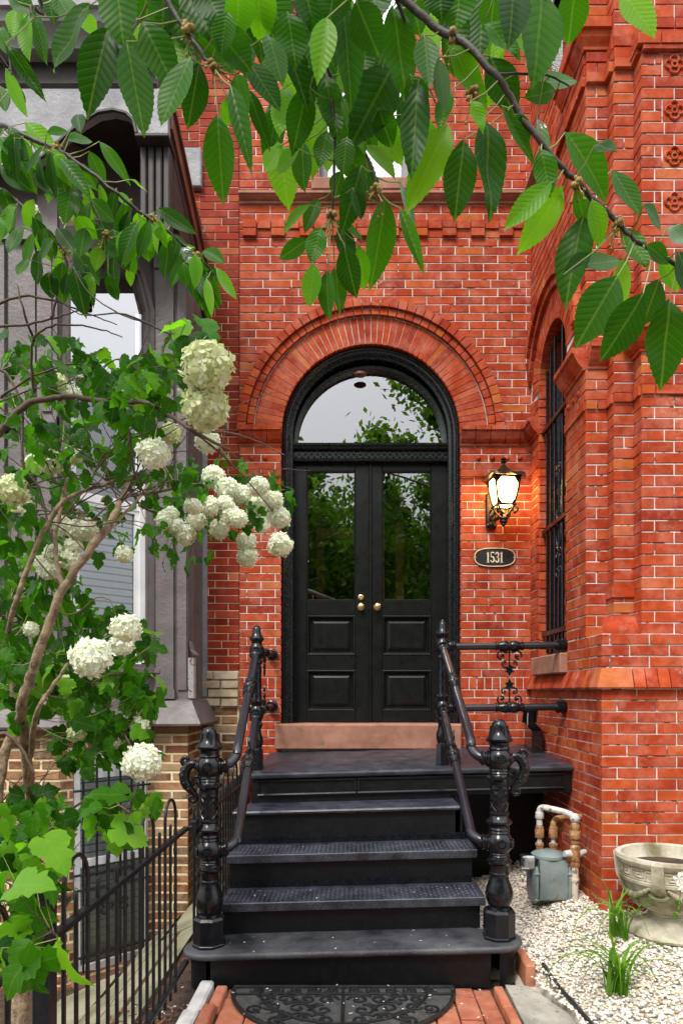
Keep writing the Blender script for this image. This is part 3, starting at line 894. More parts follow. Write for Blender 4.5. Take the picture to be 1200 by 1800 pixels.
# ---------------------------------------------------------------- iron grille over the bay window
gr = thing('window_grille', (1.43, -.58, 1.70), 'black iron scroll grille over the narrow arched side window', 'grille')
for k, u in enumerate((.30, .40, .50, .68, .78, .86)):
    h = ZW+math.sqrt(max(0, .31**2-(u-UWC)**2))
    MB().bbox(1.425, 1.443, -u-.009, -u+.009, 1.72, h-.02, .003).build('bar', M['iron'], gr)
for z in (1.86, 2.62, 3.36):
    MB().bbox(1.405, 1.424, -.94, -.21, z-.016, z+.016, .003).build('cross_bar', M['iron'], gr)
def grille_scroll(zc, sgn):
    for s in (-1, 1):
        pts = [(1.433, -(UWC+.015+s*a), zc+b_*sgn) for a, b_ in [(0, -.26), (.01, -.1)]+spiral(.035, .02, .045, .008, PI, -PI*1.4, 16)]
        MB().tube(pts, .007, 6).build('scroll', M['iron'], gr, smooth=60)
for zc, sg in ((2.95, 1), (2.38, 1), (2.30, -1), (3.02, -1)): grille_scroll(zc, sg)
mb = MB(); mb.tube([(1.433, -(UWC+.015+.055*math.cos(2*PI*i/20)), 2.70+.085*math.sin(2*PI*i/20)) for i in range(21)], .008, 6); mb.build('ring', M['iron'], gr, smooth=60)
mb = MB(); mb.tube([(1.433, -(UWC+.015+.055*math.cos(2*PI*i/20)), 2.52+.085*math.sin(2*PI*i/20)) for i in range(21)], .008, 6); mb.build('ring', M['iron'], gr, smooth=60)
MB().bbox(1.425, 1.441, -UWC-.024, -UWC-.006, 1.72, 2.2, .003).build('bar', M['iron'], gr)

# ---------------------------------------------------------------- black iron stoop
TILT = .026
def sh(x): return TILT*(x-.05)      # the old stoop leans up a little to the right
stoop = thing('front_stoop', (0, -1.5, 0), 'black painted iron stoop of four treads and a landing below the arched doors', 'steps')
def ext_x(mb, prof, x0, x1, n=1):
    rings = []
    for k in range(n+1):
        x = x0+(x1-x0)*k/n
        rings.append([(x, y, z+sh(x)) for y, z in prof])
    return mb.loops(rings)
mb = MB(); ext_x(mb, [(-.003,.984), (-1.040,.942), (-1.056,.938), (-1.065,.929), (-1.066,.918), (-1.060,.907), (-1.045,.901), (-.003,.901)], -.64, 1.383)
mb.build('landing', M['treadiron'], stoop, smooth=35)
fa = MB()
ext_x(fa, [(-1.036,.770), (-1.020,.770), (-1.020,.9005), (-1.036,.9005)], -.635, 1.383)
fao = fa.build('landing_fascia', M['riser'], stoop)
for x0, x1 in ((-.60, .02), (.03, 1.33)):
    mb = MB(); ext_x(mb, [(-1.037,.790), (-1.050,.792), (-1.054,.800), (-1.050,.808), (-1.037,.810)], x0, x1); mb.build('moulding', M['iron'], fao, smooth=40)
    mb = MB(); ext_x(mb, [(-1.037,.880), (-1.048,.883), (-1.048,.893), (-1.037,.896)], x0, x1); mb.build('moulding', M['iron'], fao, smooth=40)
    for x in (x0, x1-.012):
        mb = MB(); ext_x(mb, [(-1.037,.810), (-1.047,.812), (-1.047,.878), (-1.037,.880)], x, x+.012); mb.build('moulding', M['iron'], fao)
MB().box(-.64, -.62, -1.02, -.003, .73, .885).build('side_fascia', M['riser'], stoop)
MB().box(-.64, -.60, -.98, -.94, -.02, .73).build('landing_leg', M['riser'], stoop)
MB().box(-.60, 1.385, -.36, -.34, -.02, .90).build('void_shade_panel', M['riser'], stoop)  # added black panel, stands in for the dark under the landing
mb = MB(); ext_x(mb, [(-1.034,.745), (-1.022,.745), (-1.022,.772), (-1.034,.772)], -.635, .62); mb.build('riser', M['riser'], stoop)
NOSE = [(-1.321,.7485,-.708,.631), (-1.576,.5456,-.700,.686), (-1.831,.358,-.690,.684)]
prev = -1.036
for k, (yn, z, xa, xb) in enumerate(NOSE):
    mb = MB()
    if k == 0:
        ext_x(mb, [(prev+.02, z), (yn+.02, z), (yn+.006, z-.004), (yn, z-.013), (yn+.004, z-.024), (yn+.018, z-.030), (prev+.02, z-.030)], xa, xb)
    else:
        ext_x(mb, [(prev+.02, z), (yn+.004, z), (yn, z-.004), (yn, z-.044), (yn+.005, z-.044), (yn+.007, z-.010), (prev+.02, z-.010)], xa, xb)
    t = mb.build('tread', M['treadiron'], stoop, smooth=35)
    if k:
        lug = MB(); up = MB()
        def bar3(mb_, c, d, n, L=.022, w_=.005, h=.003):
            d = Vector(d).normalized(); n = Vector(n); s_ = d.cross(n)
            c = Vector(c)
            P = [c+d*a*L/2+s_*b_*w_/2 for a, b_ in ((-1,0), (0,-1), (1,0), (0,1))]
            Q = [c+n*h+d*a*L*.34+s_*b_*w_*.2 for a, b_ in ((-1,0), (0,-1), (1,0), (0,1))]
            mb_.loops([P, Q])
        i = 0
        x = xa+.02
        while x < xb-.01:
            for r_ in range(2):
                s_ = 1 if (i+r_) % 2 else -1
                bar3(lug, (x+.012*r_, yn-.0002, z-.014-.019*r_+sh(x)), (1, 0, s_), (0,-1,0), L=.020)
                bar3(up, (x+.012*r_, prev-.0062, z+.010+.018*r_+sh(x)), (1, 0, s_), (0,-1,0), L=.020)
            for r_ in range(9):
                s_ = 1 if (i+r_) % 2 else -1
                bar3(lug, (x, yn+.022+r_*.0245, z+sh(x)-.0002), (1, s_*.9, 0), (0,0,1), L=.020, w_=.006, h=.0028)
            x += .0245; i += 1
        tag(lug.build('raised_pattern', M['treadiron'], t), kind='stuff')
        ust = MB(); ext_x(ust, [(prev+.012, z+.001), (prev-.006, z+.001), (prev-.006, z+.040), (prev+.012, z+.040)], xa+.01, xb-.022)
        us = ust.build('kick_strip', M['iron'], stoop)
        tag(up.build('raised_pattern', M['iron'], us), kind='stuff')
    prev = yn+.030
    zlow = NOSE[k+1][1] if k < 2 else .192
    zr = z-(.031 if k == 0 else .0445)
    mb = MB(); ext_x(mb, [(prev, zlow-.004), (prev+.012, zlow-.004), (prev+.012, z-.0305 if k == 0 else z-.011), (prev, z-.0305 if k == 0 else z-.011)], xa+.012, xb-.022); mb.build('riser', M['riser'], stoop)
for x in (-.672, .640):
    pg = [(-2.04,0), (-1.03,0), (-1.03,.77), (-1.28,.72), (-1.28,.53), (-1.53,.53), (-1.53,.345), (-1.79,.345), (-1.79,.16), (-2.04,.16)]
    mb = MB(); mb.prism(pg, x, x+.012, lambda a, b_, c: (c, a, b_+sh(c))); mb.build('stringer', M['riser'], stoop)
# bottom tread with rounded ends that carry the newels
pts = []
for a in [R(-90+180*i/14) for i in range(15)]: pts.append((.705+.132*math.cos(a), -1.955+.132*math.sin(a)))
pts += [(.60, -1.79), (-.60, -1.79)]
for a in [R(90+180*i/14) for i in range(15)]: pts.append((-.705+.132*math.cos(a), -1.955+.132*math.sin(a)))
def offs(P, o):
    c = (0, -1.93)
    out = []
    for i, p in enumerate(P):
        a, b_ = Vector(P[i-1]), Vector(P[(i+1) % len(P)])
        t = (b_-a).normalized(); n = Vector((t.y, -t.x))
        out.append((p[0]+n.x*o, p[1]+n.y*o))
    return out
rings = []
for o, dz in ((-.012, 0), (-.003, -.003), (.003, -.012), (.003, -.022), (-.003, -.032), (-.014, -.036)):
    rings.append([(x, y, .192+dz+sh(x)) for x, y in offs(pts, o)])
mb = MB(); mb.loops(rings); mb.build('bottom_tread', M['treaddust'], stoop, smooth=50)
mb = MB(); ext_x(mb, [(-2.052,-.015), (-2.040,-.015), (-2.040,.157), (-2.052,.157)], -.69, .668); mb.build('riser', M['riser'], stoop)
for sx in (-1, 1):
    mb = MB(); rings = []
    for z in (-.01, .08, .157):
        rr = .105 if z > .1 else .098
        rings.append([(sx*.705+(rr*math.cos(R(a)))*1.0*sx, -1.955+rr*math.sin(R(a)), z+sh(sx*.7)) for a in range(-80, 91, 10)])
    mb.loops(rings, closed=False, caps=False); mb.loops([[(p[0]-sx*.012, p[1], p[2]) for p in r_] for r_ in rings], closed=False, caps=False)
    mb.build('end_skirt', M['riser'], stoop, smooth=50)

# ---------------------------------------------------------------- railings
k_ = 1/352.5
NEWEL = [(y, r) for y, r in ((1604,18),(1600,17),(1594,20),(1586,23.5),(1578,24.5),(1568,23),(1558,19),(1550,16.5),(1546,16),(1543,17.5),(1541,17.5),(1539,15.5),(1531,15.5),(1526,17),(1522,22),(1519,22),(1516,18),(1513,17),(1511,18.5),(1509,17),(1507,17.5),(1505,16.5),(1500,20),(1494,23),(1488,24),(1482,23),(1476,20),(1472,17),(1470,18.5),(1467,17),(1464,18.5),(1461,17),(1457,18),(1453,23),(1450,23),(1446,18),(1440,15.5),(1438,17),(1435,17),(1433,14.5),(1396,14.5),(1394,16),(1391,16),(1388,15),(1381,16.5),(1376,22.5),(1373,22.5),(1370,18),(1368,17),(1366,18.5),(1363,17),(1361,18),(1358,17),(1354,20),(1348,22),(1342,22.5),(1336,22),(1330,19.5),(1326,16.5),(1323,18.5),(1320,17),(1317,17),(1313,18),(1309,23.5),(1306,24),(1302,20),(1296,16),(1290,14),(1284,13.5),(1278,12),(1273,8),(1270,.3))]
k2 = 1/267.0
TOPN = [(y, r) for y, r in ((1314,9),(1312,8.5),(1308,10),(1302,11.5),(1296,11),(1288,8),(1280,7.5),(1274,10),(1271,10.5),(1268,8.5),(1264,9),(1260,11.5),(1252,13),(1244,11.5),(1240,9),(1236,10),(1233,12),(1231,12),(1228,9),(1222,8),(1168,7.5),(1165,10),(1162,10),(1159,8.5),(1154,11.5),(1148,13),(1141,13),(1135,11),(1131,8.5),(1128,9.5),(1124,12.5),(1122,12.5),(1117,9),(1112,7.5),(1106,7),(1101,4.5),(1098,.2))]
def octagon(mb, x, y, z0, z1, r):
    a0 = PI/8
    mb.lathe([(r*1.04, 0), (r*1.04, .012), (r, .016), (r, z1-z0-.012), (r*.88, z1-z0)], (x, y, z0), 8, a0=a0)
def rosette(parent, c, r, n=(0,-1,0)):
    q = Vector((0,0,1)).rotation_difference(Vector(n))
    mb = MB()
    T = lambda p: tuple(Vector(c)+q @ Vector(p))
    mb.tube([T((r*math.cos(2*PI*i/14), r*math.sin(2*PI*i/14), 0)) for i in range(15)], r*.16, 5)
    for i in range(6):
        a = 2*PI*i/6
        mb.ball(T((r*.52*math.cos(a), r*.52*math.sin(a), 0)), r*.25, 6, 4)
    mb.ball(T((0,0,0)), r*.26, 6, 4)
    mb.build('rosette', M['iron'], parent, smooth=60)
def newel(parent, x, y, z0):
    mb = MB()
    octagon(mb, x, y, z0, z0+.145, .080)
    mb.lathe([(r*k_, (1655-yy)*k_) for yy, r in NEWEL], (x, y, z0), 22)
    o = mb.build('newel_post', M['iron'], parent, smooth=32)
    for s_ in (1, -1):
        for i in range(6):
            pts = []
            for t in range(9):
                a = 2*PI*i/6+s_*t/8*PI*.75
                pts.append((x+.0425*math.cos(a), y+.0425*math.sin(a), z0+(1655-1432)*k_+t/8*.098))
            mb = MB(); mb.tube(pts, .003, 4); mb.build('lattice', M['iron'], o)
    for yy in (1341, 1488):
        rr = .0665 if yy == 1488 else .0625
        for ang in (-90, -25, -155):
            n = Vector((math.cos(R(ang)), math.sin(R(ang)), 0))
            if abs(ang+90) > 1 and (ang == -25) == (x < 0): continue
            rosette(o, Vector((x, y, z0+(1655-yy)*k_))+n*rr, .022, n)
    for i in range(5):
        a = 2*PI*i/5-1.2
        mb = MB(); pts = [(x+math.cos(a)*rr, y+math.sin(a)*rr, z0+(1655-yy)*k_) for yy, rr in ((1306,.058), (1298,.047), (1290,.041), (1283,.042))]
        mb.tube(pts, [.004, .008, .009, .006], 6); mb.build('acanthus_leaf', M['iron'], o, smooth=60)
    return o
def topnewel(parent, x, y, z0):
    mb = MB()
    octagon(mb, x, y, z0, z0+.135, .044)
    mb.lathe([(r*k2, (1350-yy)*k2) for yy, r in TOPN], (x, y, z0), 18)
    o = mb.build('landing_post', M['iron'], parent, smooth=32)
    for s_ in (1, -1):
        for i in range(5):
            pts = [(x+.0285*math.cos(2*PI*i/5+s_*t/8*PI*.9), y+.0285*math.sin(2*PI*i/5+s_*t/8*PI*.9), z0+(1350-1224)*k2+t/8*.20) for t in range(9)]
            mb = MB(); mb.tube(pts, .0028, 4); mb.build('lattice', M['iron'], o)
    return o
def pipe(parent, pts, r=.0245, nm='handrail'):
    return MB().tube(pts, r, 16).build(nm, M['pipeiron'], parent, smooth=60)
def coupling(parent, a, b_, r=.0245, nm='coupling'):
    a, b_ = Vector(a), Vector(b_)
    prof = [(0, 1.02), (.02, 1.25), (.06, 1.3), (.09, 1.1), (.14, 1.12), (.26, 1.45), (.38, 1.55), (.46, 1.3), (.5, 1.5), (.54, 1.3), (.62, 1.55), (.74, 1.45), (.86, 1.12), (.91, 1.1), (.94, 1.3), (.98, 1.25), (1, 1.02)]
    o = MB().tube([a+(b_-a)*t for t, _ in prof], [r*q for _, q in prof], 14).build(nm, M['iron'], parent, smooth=40)
    return o
def socket(parent, a, b_, r=.0245, nm='socket'):
    a, b_ = Vector(a), Vector(b_)
    prof = [(0, 1.3), (.2, 1.35), (.3, 1.7), (.42, 1.75), (.5, 1.35), (.62, 1.35), (.7, 1.6), (.82, 1.6), (.9, 1.25), (1, 1.05)]
    return MB().tube([a+(b_-a)*t for t, _ in prof], [r*q for _, q in prof], 14).build(nm, M['iron'], parent, smooth=40)
def fleuron(parent, c, ax, up, s=1.0):
    """cast scroll ornament hanging from or standing on a rail: ax along the rail, up = +1 / -1"""
    c, ax = Vector(c), Vector(ax).normalized()
    T = lambda p: c+ax*p[0]*s+Vector((0,0,1))*p[1]*up*s
    o = None
    mb = MB()
    mb.tube([T((0, .0)), T((0, .06)), T((0, .125))], [.006*s, .005*s, .004*s], 6)
    star = [(0,.17), (.012,.145), (.030,.140), (.018,.125), (.026,.105), (0,.112), (-.026,.105), (-.018,.125), (-.030,.140), (-.012,.145)]
    n = ax.cross(Vector((0,0,1)))
    P = [T(p)-n*.006 for p in star]; Q = [T(p)+n*.006 for p in star]
    mb.loops([P, Q])
    for sx in (-1, 1):
        A = [(sx*.008, .10)]+[(sx*x, y) for x, y in spiral(.030, .085, .030, .008, R(160), R(-150), 14)]
        mb.tube([T(p) for p in A], .0058*s, 6)
        A = [(sx*.012, .008)]+[(sx*x, y) for x, y in spiral(.052, .035, .036, .009, R(-150), R(250), 18)]
        mb.tube([T(p) for p in A], .0062*s, 6)
        mb.ball(T((sx*.052, .036)), .010*s, 6, 4); mb.ball(T((sx*.031, .087)), .008*s, 6, 4)
        mb.ball(T((sx*.040, .075)), .007*s, 6, 4)
    return mb.build('scroll_ornament', M['iron'], parent, smooth=60)
def bracket(parent, x, y, z, sx):
    T = lambda a, b_: (x+sx*a, y, z+b_)
    mb = MB()
    mb.tube([T(.04, 0), T(.062, .006), T(.075, .012)], [.026, .028, .018], 10)
    body = [(.055,.0), (.078,.012), (.102,.002), (.122,-.03), (.124,-.068), (.108,-.102), (.084,-.128), (.064,-.148)]
    P = catmull([T(*p) for p in body], 4)
    mb.tube(P, [.020+.006*math.sin(PI*i/(len(P)-1)) if i < len(P)*.7 else .022-.012*(i-len(P)*.7)/(len(P)*.3) for i in range(len(P))], 9)
    mb.tube([T(*p) for p in [(.095,.0)]+spiral(.118, .028, .026, .006, R(-150), R(300), 18)], .0105, 8)
    mb.tube([T(*p) for p in [(.070,-.140)]+spiral(.085, -.160, .022, .005, R(150), R(560), 18)], .010, 8)
    mb.tube([T(*p) for p in [(.10,-.10)]+spiral(.060, -.072, .028, .006, R(-40), R(330), 18)], .009, 8)
    for i in range(7):
        t = i/6
        p = P[int(t*(len(P)-1)*.8)]
        mb.ball((p[0]+sx*.018, p[1]-.006, p[2]+.008), .010, 6, 4)
        mb.ball((p[0]+sx*.004, p[1]-.020, p[2]+.003), .009, 6, 4)
    mb.build('scroll_bracket', M['iron'], parent, smooth=60)

YB, YT = -1.953, -.90
def railing(sx, xb, xt, xs, label):
    rl = thing('stair_railing', (xb, YB, .19), label, 'railing', 'railings of the stoop')
    zb = .192+sh(xb); zt = .948+sh(xt)
    newel(rl, xb, YB, zb)
    topnewel(rl, xt, YT, zt)
    z1, z2 = zb+(1655-1341)*k_, zb+(1655-1488)*k_
    t1, t2 = zt+(1350-1145)*k2, zt+(1350-1252)*k2
    for (zn, ztp, drop) in ((z1, t1, .13), (z2, t2, .09)):
        top = Vector((xt, YT-.02, ztp)); end = Vector((xs, -1.80, zn+drop))
        curve = catmull([top, end, Vector((xs, -1.885, zn+drop*.42)), Vector((xs+sx*.030, -1.935, zn+.012)), Vector((xb-sx*.045, YB, zn))], 6)
        pipe(rl, curve)
        socket(rl, (xb-sx*.035, YB, zn), (xb-sx*.095, YB+.004, zn+.004))
        socket(rl, (xt, YT-.012, ztp+.006), top+(end-top)*.075, nm='collar')
        a = top+(end-top)*.40; b_ = top+(end-top)*.56
        cp = coupling(rl, a, b_)
        fleuron(rl, (a+b_)/2+Vector((0, 0, .02 if zn == z2 else -.02)), (end-top).normalized(), 1 if zn == z2 else -1, .75)
    bracket(rl, xb, YB, z1, sx)
    return rl, t1, t2
rlL, t1, t2 = railing(-1, -.715, -.625, -.590, 'left black iron railing, newel beside the fence, two sloping rails')
for z, up in ((t1, -1), (t2, 1)):
    pipe(rlL, [(-.625, YT, z), (-.628, -.03, z+.03)], .022, 'wall_rail')
    socket(rlL, (-.628, .0, z+.032), (-.628, -.06, z+.03), .026, 'wall_flange')
    coupling(rlL, (-.626, -.60, z+.012), (-.627, -.40, z+.018), .022)
    fleuron(rlL, (-.626, -.5, z+.015+up*.02), (0, 1, 0), up, .85)
    socket(rlL, (-.625, YT+.02, z), (-.625, YT+.08, z+.003), nm='collar')
rlR, t1, t2 = railing(1, .729, .583, .600, 'right black iron railing with two level rails running to the bay')
for z, up in ((t1, -1), (t2, 1)):
    pipe(rlR, [(.583, YT, z), (1.38, YT, z+.010)], .0235, 'wall_rail')
    socket(rlR, (1.393, YT, z+.010), (1.315, YT, z+.010), .027, 'wall_flange')
    coupling(rlR, (.925, YT, z+.005), (1.11, YT, z+.005), .0235)
    fleuron(rlR, (1.018, YT-.002, z+up*.024), (1, 0, 0), up)
    socket(rlR, (.603, YT, z), (.67, YT, z+.001), nm='collar')

# ---------------------------------------------------------------- hoop-top fence
FX = -.822
def fence(y0, y1, label, off=0, ztop=.76, ends=()):
    f = thing('iron_fence', (FX, (y0+y1)/2, 0), label, 'fence', 'hoop-top fence along the walk')
    MB().bbox(FX-.014, FX+.014, y0, y1, ztop-.010, ztop+.010, .003).build('top_rail', M['fence'], f)
    MB().bbox(FX-.014, FX+.014, y0, y1, .095, .113, .003).build('bottom_rail', M['fence'], f)
    p = .0885
    n = int((y1-y0)/p)
    y = y1-.05-off
    i = 0
    while y > y0+.03:
        ph = i % 4
        if ph == 0:
            ya, yb = y, y-2*p
            if yb > y0+.01:
                pts = [(FX, ya, .04), (FX, ya, .5), (FX, ya, .86)]
                pts += [(FX, (ya+yb)/2+p*math.cos(a), .86+p*.98*math.sin(a)) for a in [PI*k/12 for k in range(1, 12)]]
                pts += [(FX, yb, .86), (FX, yb, .5), (FX, yb, .04)]
                MB().tube(pts, .0072, 8).build('hoop', M['fence'], f, smooth=60)
        elif ph in (1, 3):
            MB().tube([(FX, y, .04), (FX, y, .80), (FX, y, .832), (FX, y, .836)], [.0072, .0072, .0072, .004], 8).build('picket', M['fence'], f, smooth=50)
        y -= p; i += 1
    for ye in ends:
        mb = MB(); mb.bbox(FX-.024, FX+.024, ye-.024, ye+.024, -.1, .885, .004)
        mb.prism([(FX-.026, ye-.026), (FX+.026, ye-.026), (FX+.026, ye+.026), (FX-.026, ye+.026)], .8855, .90, lambda a, b_, c: (a, b_, c)); mb.build('post', M['fence'], f)
    return f
fA = fence(-3.53, -1.985, 'black hoop-top iron fence panel between square post and left newel', off=.16, ends=(-3.555,))
mb = MB(); mb.bbox(-.82, -.765, -2.0, -1.975, .750, .772, .003); mb.bbox(-.79, -.77, -2.01, -1.965, .72, .80, .003); mb.build('bracket', M['fence'], fA)
fB = fence(-1.86, -.06, 'black hoop-top iron fence panel behind left newel beside the steps', off=.03, ends=(-.09,))
fC = fence(-5.0, -3.583, 'black hoop-top iron fence panel nearest the viewer at bottom left', off=.12)

# ---------------------------------------------------------------- lantern
LX, LY = 1.135, -.19
ln = thing('wall_lantern', (LX, -.0, 2.8), 'lit bronze wall lantern with frosted glass right of the door', 'lantern')
mb = MB(); mb.bbox(1.035, 1.115, -.022, .0, 2.735, 2.985, .010); mb.ball((1.075,-.03,2.735), .026, 10, 6); mb.ball((1.05,-.025,2.73), .02, 8, 5); mb.ball((1.10,-.025,2.725), .02, 8, 5); mb.build('back_plate', M['lanternmetal'], ln, smooth=40)
arm = catmull([(1.075,-.02,2.80), (1.085,-.08,2.76), (1.11,-.14,2.765), (LX,LY,2.80)], 6)
MB().tube(arm, .014, 8).build('arm', M['lanternmetal'], ln, smooth=60)
NS = 4; A0 = R(-135+8)
hexp = lambda r, z, k: (LX+r*math.cos(A0+2*PI*k/NS), LY+r*math.sin(A0+2*PI*k/NS), z)
lev = [(2.842, .084), (2.90, .104), (2.97, .122), (3.035, .130)]
for k in range(NS):
    gp = MB(); rings = []
    for z, r in lev: rings.append([tuple(Vector(hexp(r*.93, z, k)).lerp(Vector(hexp(r*.93, z, k+1)), t)+Vector((math.cos(A0+2*PI*(k+.5)/NS), math.sin(A0+2*PI*(k+.5)/NS), 0))*(.010*math.sin(PI*t))) for t in (.04, .25, .5, .75, .96)])
    gp.loops(rings, closed=False, caps=False); gp.build('glass_panel', M['lampglass'], ln, smooth=60)
    MB().tube([hexp(r*1.0, z, k) for z, r in lev], [.009, .008, .008, .010], 6).build('cage_bar', M['lanternmetal'], ln, smooth=60)
    # spandrel corners that make the opening oval
    sp = MB()
    for (z, r, dz) in ((2.842, .084, 1), (3.035, .130, -1)):
        for s_, e in ((0, .24), (1, .76)):
            a = Vector(hexp(r, z, k+s_)); b_ = Vector(hexp(r, z, k)).lerp(Vector(hexp(r, z, k+1)), e); c_ = Vector(hexp(r+dz*.014, z+dz*.045, k+s_))
            nrm = Vector((math.cos(A0+2*PI*(k+.5)/NS), math.sin(A0+2*PI*(k+.5)/NS), 0))*.007
            sp = MB(); sp.loops([[a, b_, c_], [a+nrm, b_+nrm, c_+nrm]])
            sp.build('spandrel', M['lanternmetal'], ln)
rim = MB()
for z, r0 in ((2.838, .094), (3.040, .136)):
    rim.tube([hexp(r0, z, k) for k in range(NS+1)], .009, 6)
for k in range(NS*5):
    a = Vector(hexp(.097, 2.838, k//5)).lerp(Vector(hexp(.097, 2.838, k//5+1)), (k % 5)/5)
    rim.ball(a, .0085, 6, 4)
rim.build('rim', M['lanternmetal'], ln, smooth=60)
roof = MB(); rings = []
for r, z in ((.158, 3.043), (.156, 3.052), (.122, 3.066), (.085, 3.082), (.055, 3.105), (.032, 3.125), (.020, 3.132)):
    rings.append([(LX+(r*(1+.10*math.cos(4*(a-A0))) if r > .1 else r)*math.cos(a), LY+(r*(1+.10*math.cos(4*(a-A0))) if r > .1 else r)*math.sin(a), z+(.010*math.cos(8*(a-A0)) if r > .12 else 0)) for a in [2*PI*i/36 for i in range(36)]])
roof.loops(rings); roof.build('roof', M['lanternmetal'], ln, smooth=45)
mb = MB(); mb.lathe([(.020,3.13), (.022,3.138), (.012,3.144), (.011,3.160), (.020,3.166), (.022,3.172), (.012,3.180), (.024,3.190), (.016,3.200), (.006,3.208), (.001,3.222)], (LX, LY, 0), 14); mb.build('finial', M['lanternmetal'], ln, smooth=40)
bs = MB()
for k in range(NS):
    a = hexp(.088, 2.835, k); b_ = hexp(.055, 2.79, k); c_ = hexp(.018, 2.755, k)
    bs.tube(catmull([a, b_, c_], 4), .008, 6)
    bs.tube([hexp(.095+.02*math.cos(t), 2.80+.022*math.sin(t), k) for t in [R(90-40*i) for i in range(8)]], .008, 6)
    bs.ball(hexp(.090, 2.778, k), .012, 6, 5)
bs.lathe([(.012,2.775), (.018,2.765), (.034,2.752), (.036,2.742), (.026,2.730), (.030,2.724), (.030,2.716), (.018,2.706), (.020,2.698), (.012,2.690), (.004,2.680), (.001,2.676)], (LX, LY, 0), 14)
bs.build('basket', M['lanternmetal'], ln, smooth=50)
mb = MB(); mb.lathe([(.03, 2.845), (.055, 2.847), (.055, 2.85)], (LX, LY, 0), 12); mb.build('bulb_base', M['lampglass'], ln)

# ---------------------------------------------------------------- house number
pc = (( 868.5-VX)/225, EYE+(VY-980.5)/225)
pq = thing('number_plaque', (pc[0], -.01, pc[1]), 'black oval plaque with cream rim reading 1531', 'plaque')
def superell(a, b_, e, n=48): return [(pc[0]+a*math.copysign(abs(math.cos(t))**e, math.cos(t)), pc[1]+b_*math.copysign(abs(math.sin(t))**e, math.sin(t))) for t in [2*PI*i/n for i in range(n)]]
MB().prism(superell(.159, .0735, .72), -.006, -.018, lambda a, b_, c: (a, c, b_)).build('back_plate', M['plaqueblack'], pq)
rm = MB(); P1 = superell(.156, .0705, .72); rm.tube([(a, -.018, b_) for a, b_ in P1+[P1[0]]], .0042, 6); rm.build('rim', M['cream'], pq, smooth=60)
def ribbon(mb, P, w_, y0=-.0175, y1=-.0205):
    P = [Vector(p) for p in P]; L_, R_ = [], []
    for i, p in enumerate(P):
        t = (P[min(i+1, len(P)-1)]-P[max(i-1, 0)]).normalized(); n = Vector((-t.y, t.x))
        ww = w_[i] if isinstance(w_, list) else w_
        L_.append(p+n*ww/2); R_.append(p-n*ww/2)
    rings = [[(l.x, y0, l.y), (l.x, y1, l.y), (r.x, y1, r.y), (r.x, y0, r.y)] for l, r in zip(L_, R_)]
    mb.loops(rings)
H = .080
def digit(ch, x):
    mb = MB(); z = pc[1]-H/2
    o = lambda P: [(x+a, z+b_*H) for a, b_ in P]
    if ch == '1':
        ribbon(mb, o([(0, .03), (0, 1)]), .0105)
        ribbon(mb, o([(-.011, .02), (.011, .02)]), .004); ribbon(mb, o([(-.010, .86), (-.001, .98)]), .0045)
    elif ch == '5':
        ribbon(mb, o([(-.012, .965), (.013, .965)]), .0085)
        ribbon(mb, o([(-.0115, .97), (-.0115, .54)]), .0045)
        arcp = [(.000+.0125*math.cos(t), .30+.27*math.sin(t)) for t in [R(150-30*i) for i in range(11)]]
        ribbon(mb, o([(-.0115, .54)]+arcp[1:]), [.004]+[.006+.005*math.sin(PI*i/9) for i in range(10)])
        mb.prism([(x-.0125+.0045*math.cos(t), z+.17*H+.0045*math.sin(t)) for t in [2*PI*i/10 for i in range(10)]], -.0175, -.0206, lambda a, b_, c: (a, c, b_))
    elif ch == '3':
        up = [(-.001+.0115*math.cos(t), .755+.22*math.sin(t)) for t in [R(160-25*i) for i in range(10)]]
        lo = [(-.001+.0130*math.cos(t), .280+.255*math.sin(t)) for t in [R(70-26*i) for i in range(10)]]
        ribbon(mb, o(up), [.005+.005*math.sin(PI*i/9) for i in range(10)])
        ribbon(mb, o(lo), [.005+.006*math.sin(PI*i/9) for i in range(10)])
        ribbon(mb, o([(-.006, .53), (.004, .53)]), .004)
        for zz_ in (.20, .82): mb.prism([(x-.0115+.0042*math.cos(t), z+zz_*H+.0042*math.sin(t)) for t in [2*PI*i/10 for i in range(10)]], -.0175, -.0206, lambda a, b_, c: (a, c, b_))
    mb.build('numeral', M['cream'], pq)
for ch, dx in (('1', -.053), ('5', -.019), ('3', .018), ('1', .052)): digit(ch, pc[0]+dx)
mb = MB()
for dx in (-.146, .146): mb.ball((pc[0]+dx, -.019, pc[1]), .0035, 8, 5)
mb.build('screw', M['cream'], pq)

# ---------------------------------------------------------------- black box on the landing
bxz = .955
bo = thing('delivery_box', (1.27, -.33, bxz+.03), 'glossy black box with raised lid on the landing in the corner', 'box')
def rb(x, y, z):
    a = R(-4); cx, cy = 1.34, -.30
    return (cx+(x-cx)*math.cos(a)-(y-cy)*math.sin(a), cy+(x-cx)*math.sin(a)+(y-cy)*math.cos(a), z)
zb0 = 1.006
xa, xb = 1.290, 1.372
mb = MB()
mb.bbox(xa, xb, -.46, -.453, zb0-.012, zb0+.150, .002, rb); mb.bbox(xa, xb, -.157, -.15, zb0-.012, zb0+.195, .002, rb)
for x in (xa, xb-.007):
    mb.prism([(-.453, zb0-.012), (-.157, zb0-.012), (-.157, zb0+.195), (-.453, zb0+.150)], x, x+.007, lambda a, b_, c: rb(c, a, b_))
mb.box(xa+.007, xb-.007, -.453, -.157, zb0+.001, zb0+.01, rb)
mb.build('body', M['gloss'], bo)
mb = MB(); mb.prism([(-.170, zb0+.196), (-.160, zb0+.198), (-.250, zb0+.335), (-.260, zb0+.332)], xa-.02, xb+.003, lambda a, b_, c: rb(c, a, b_)); mb.build('lid', M['gloss'], bo)
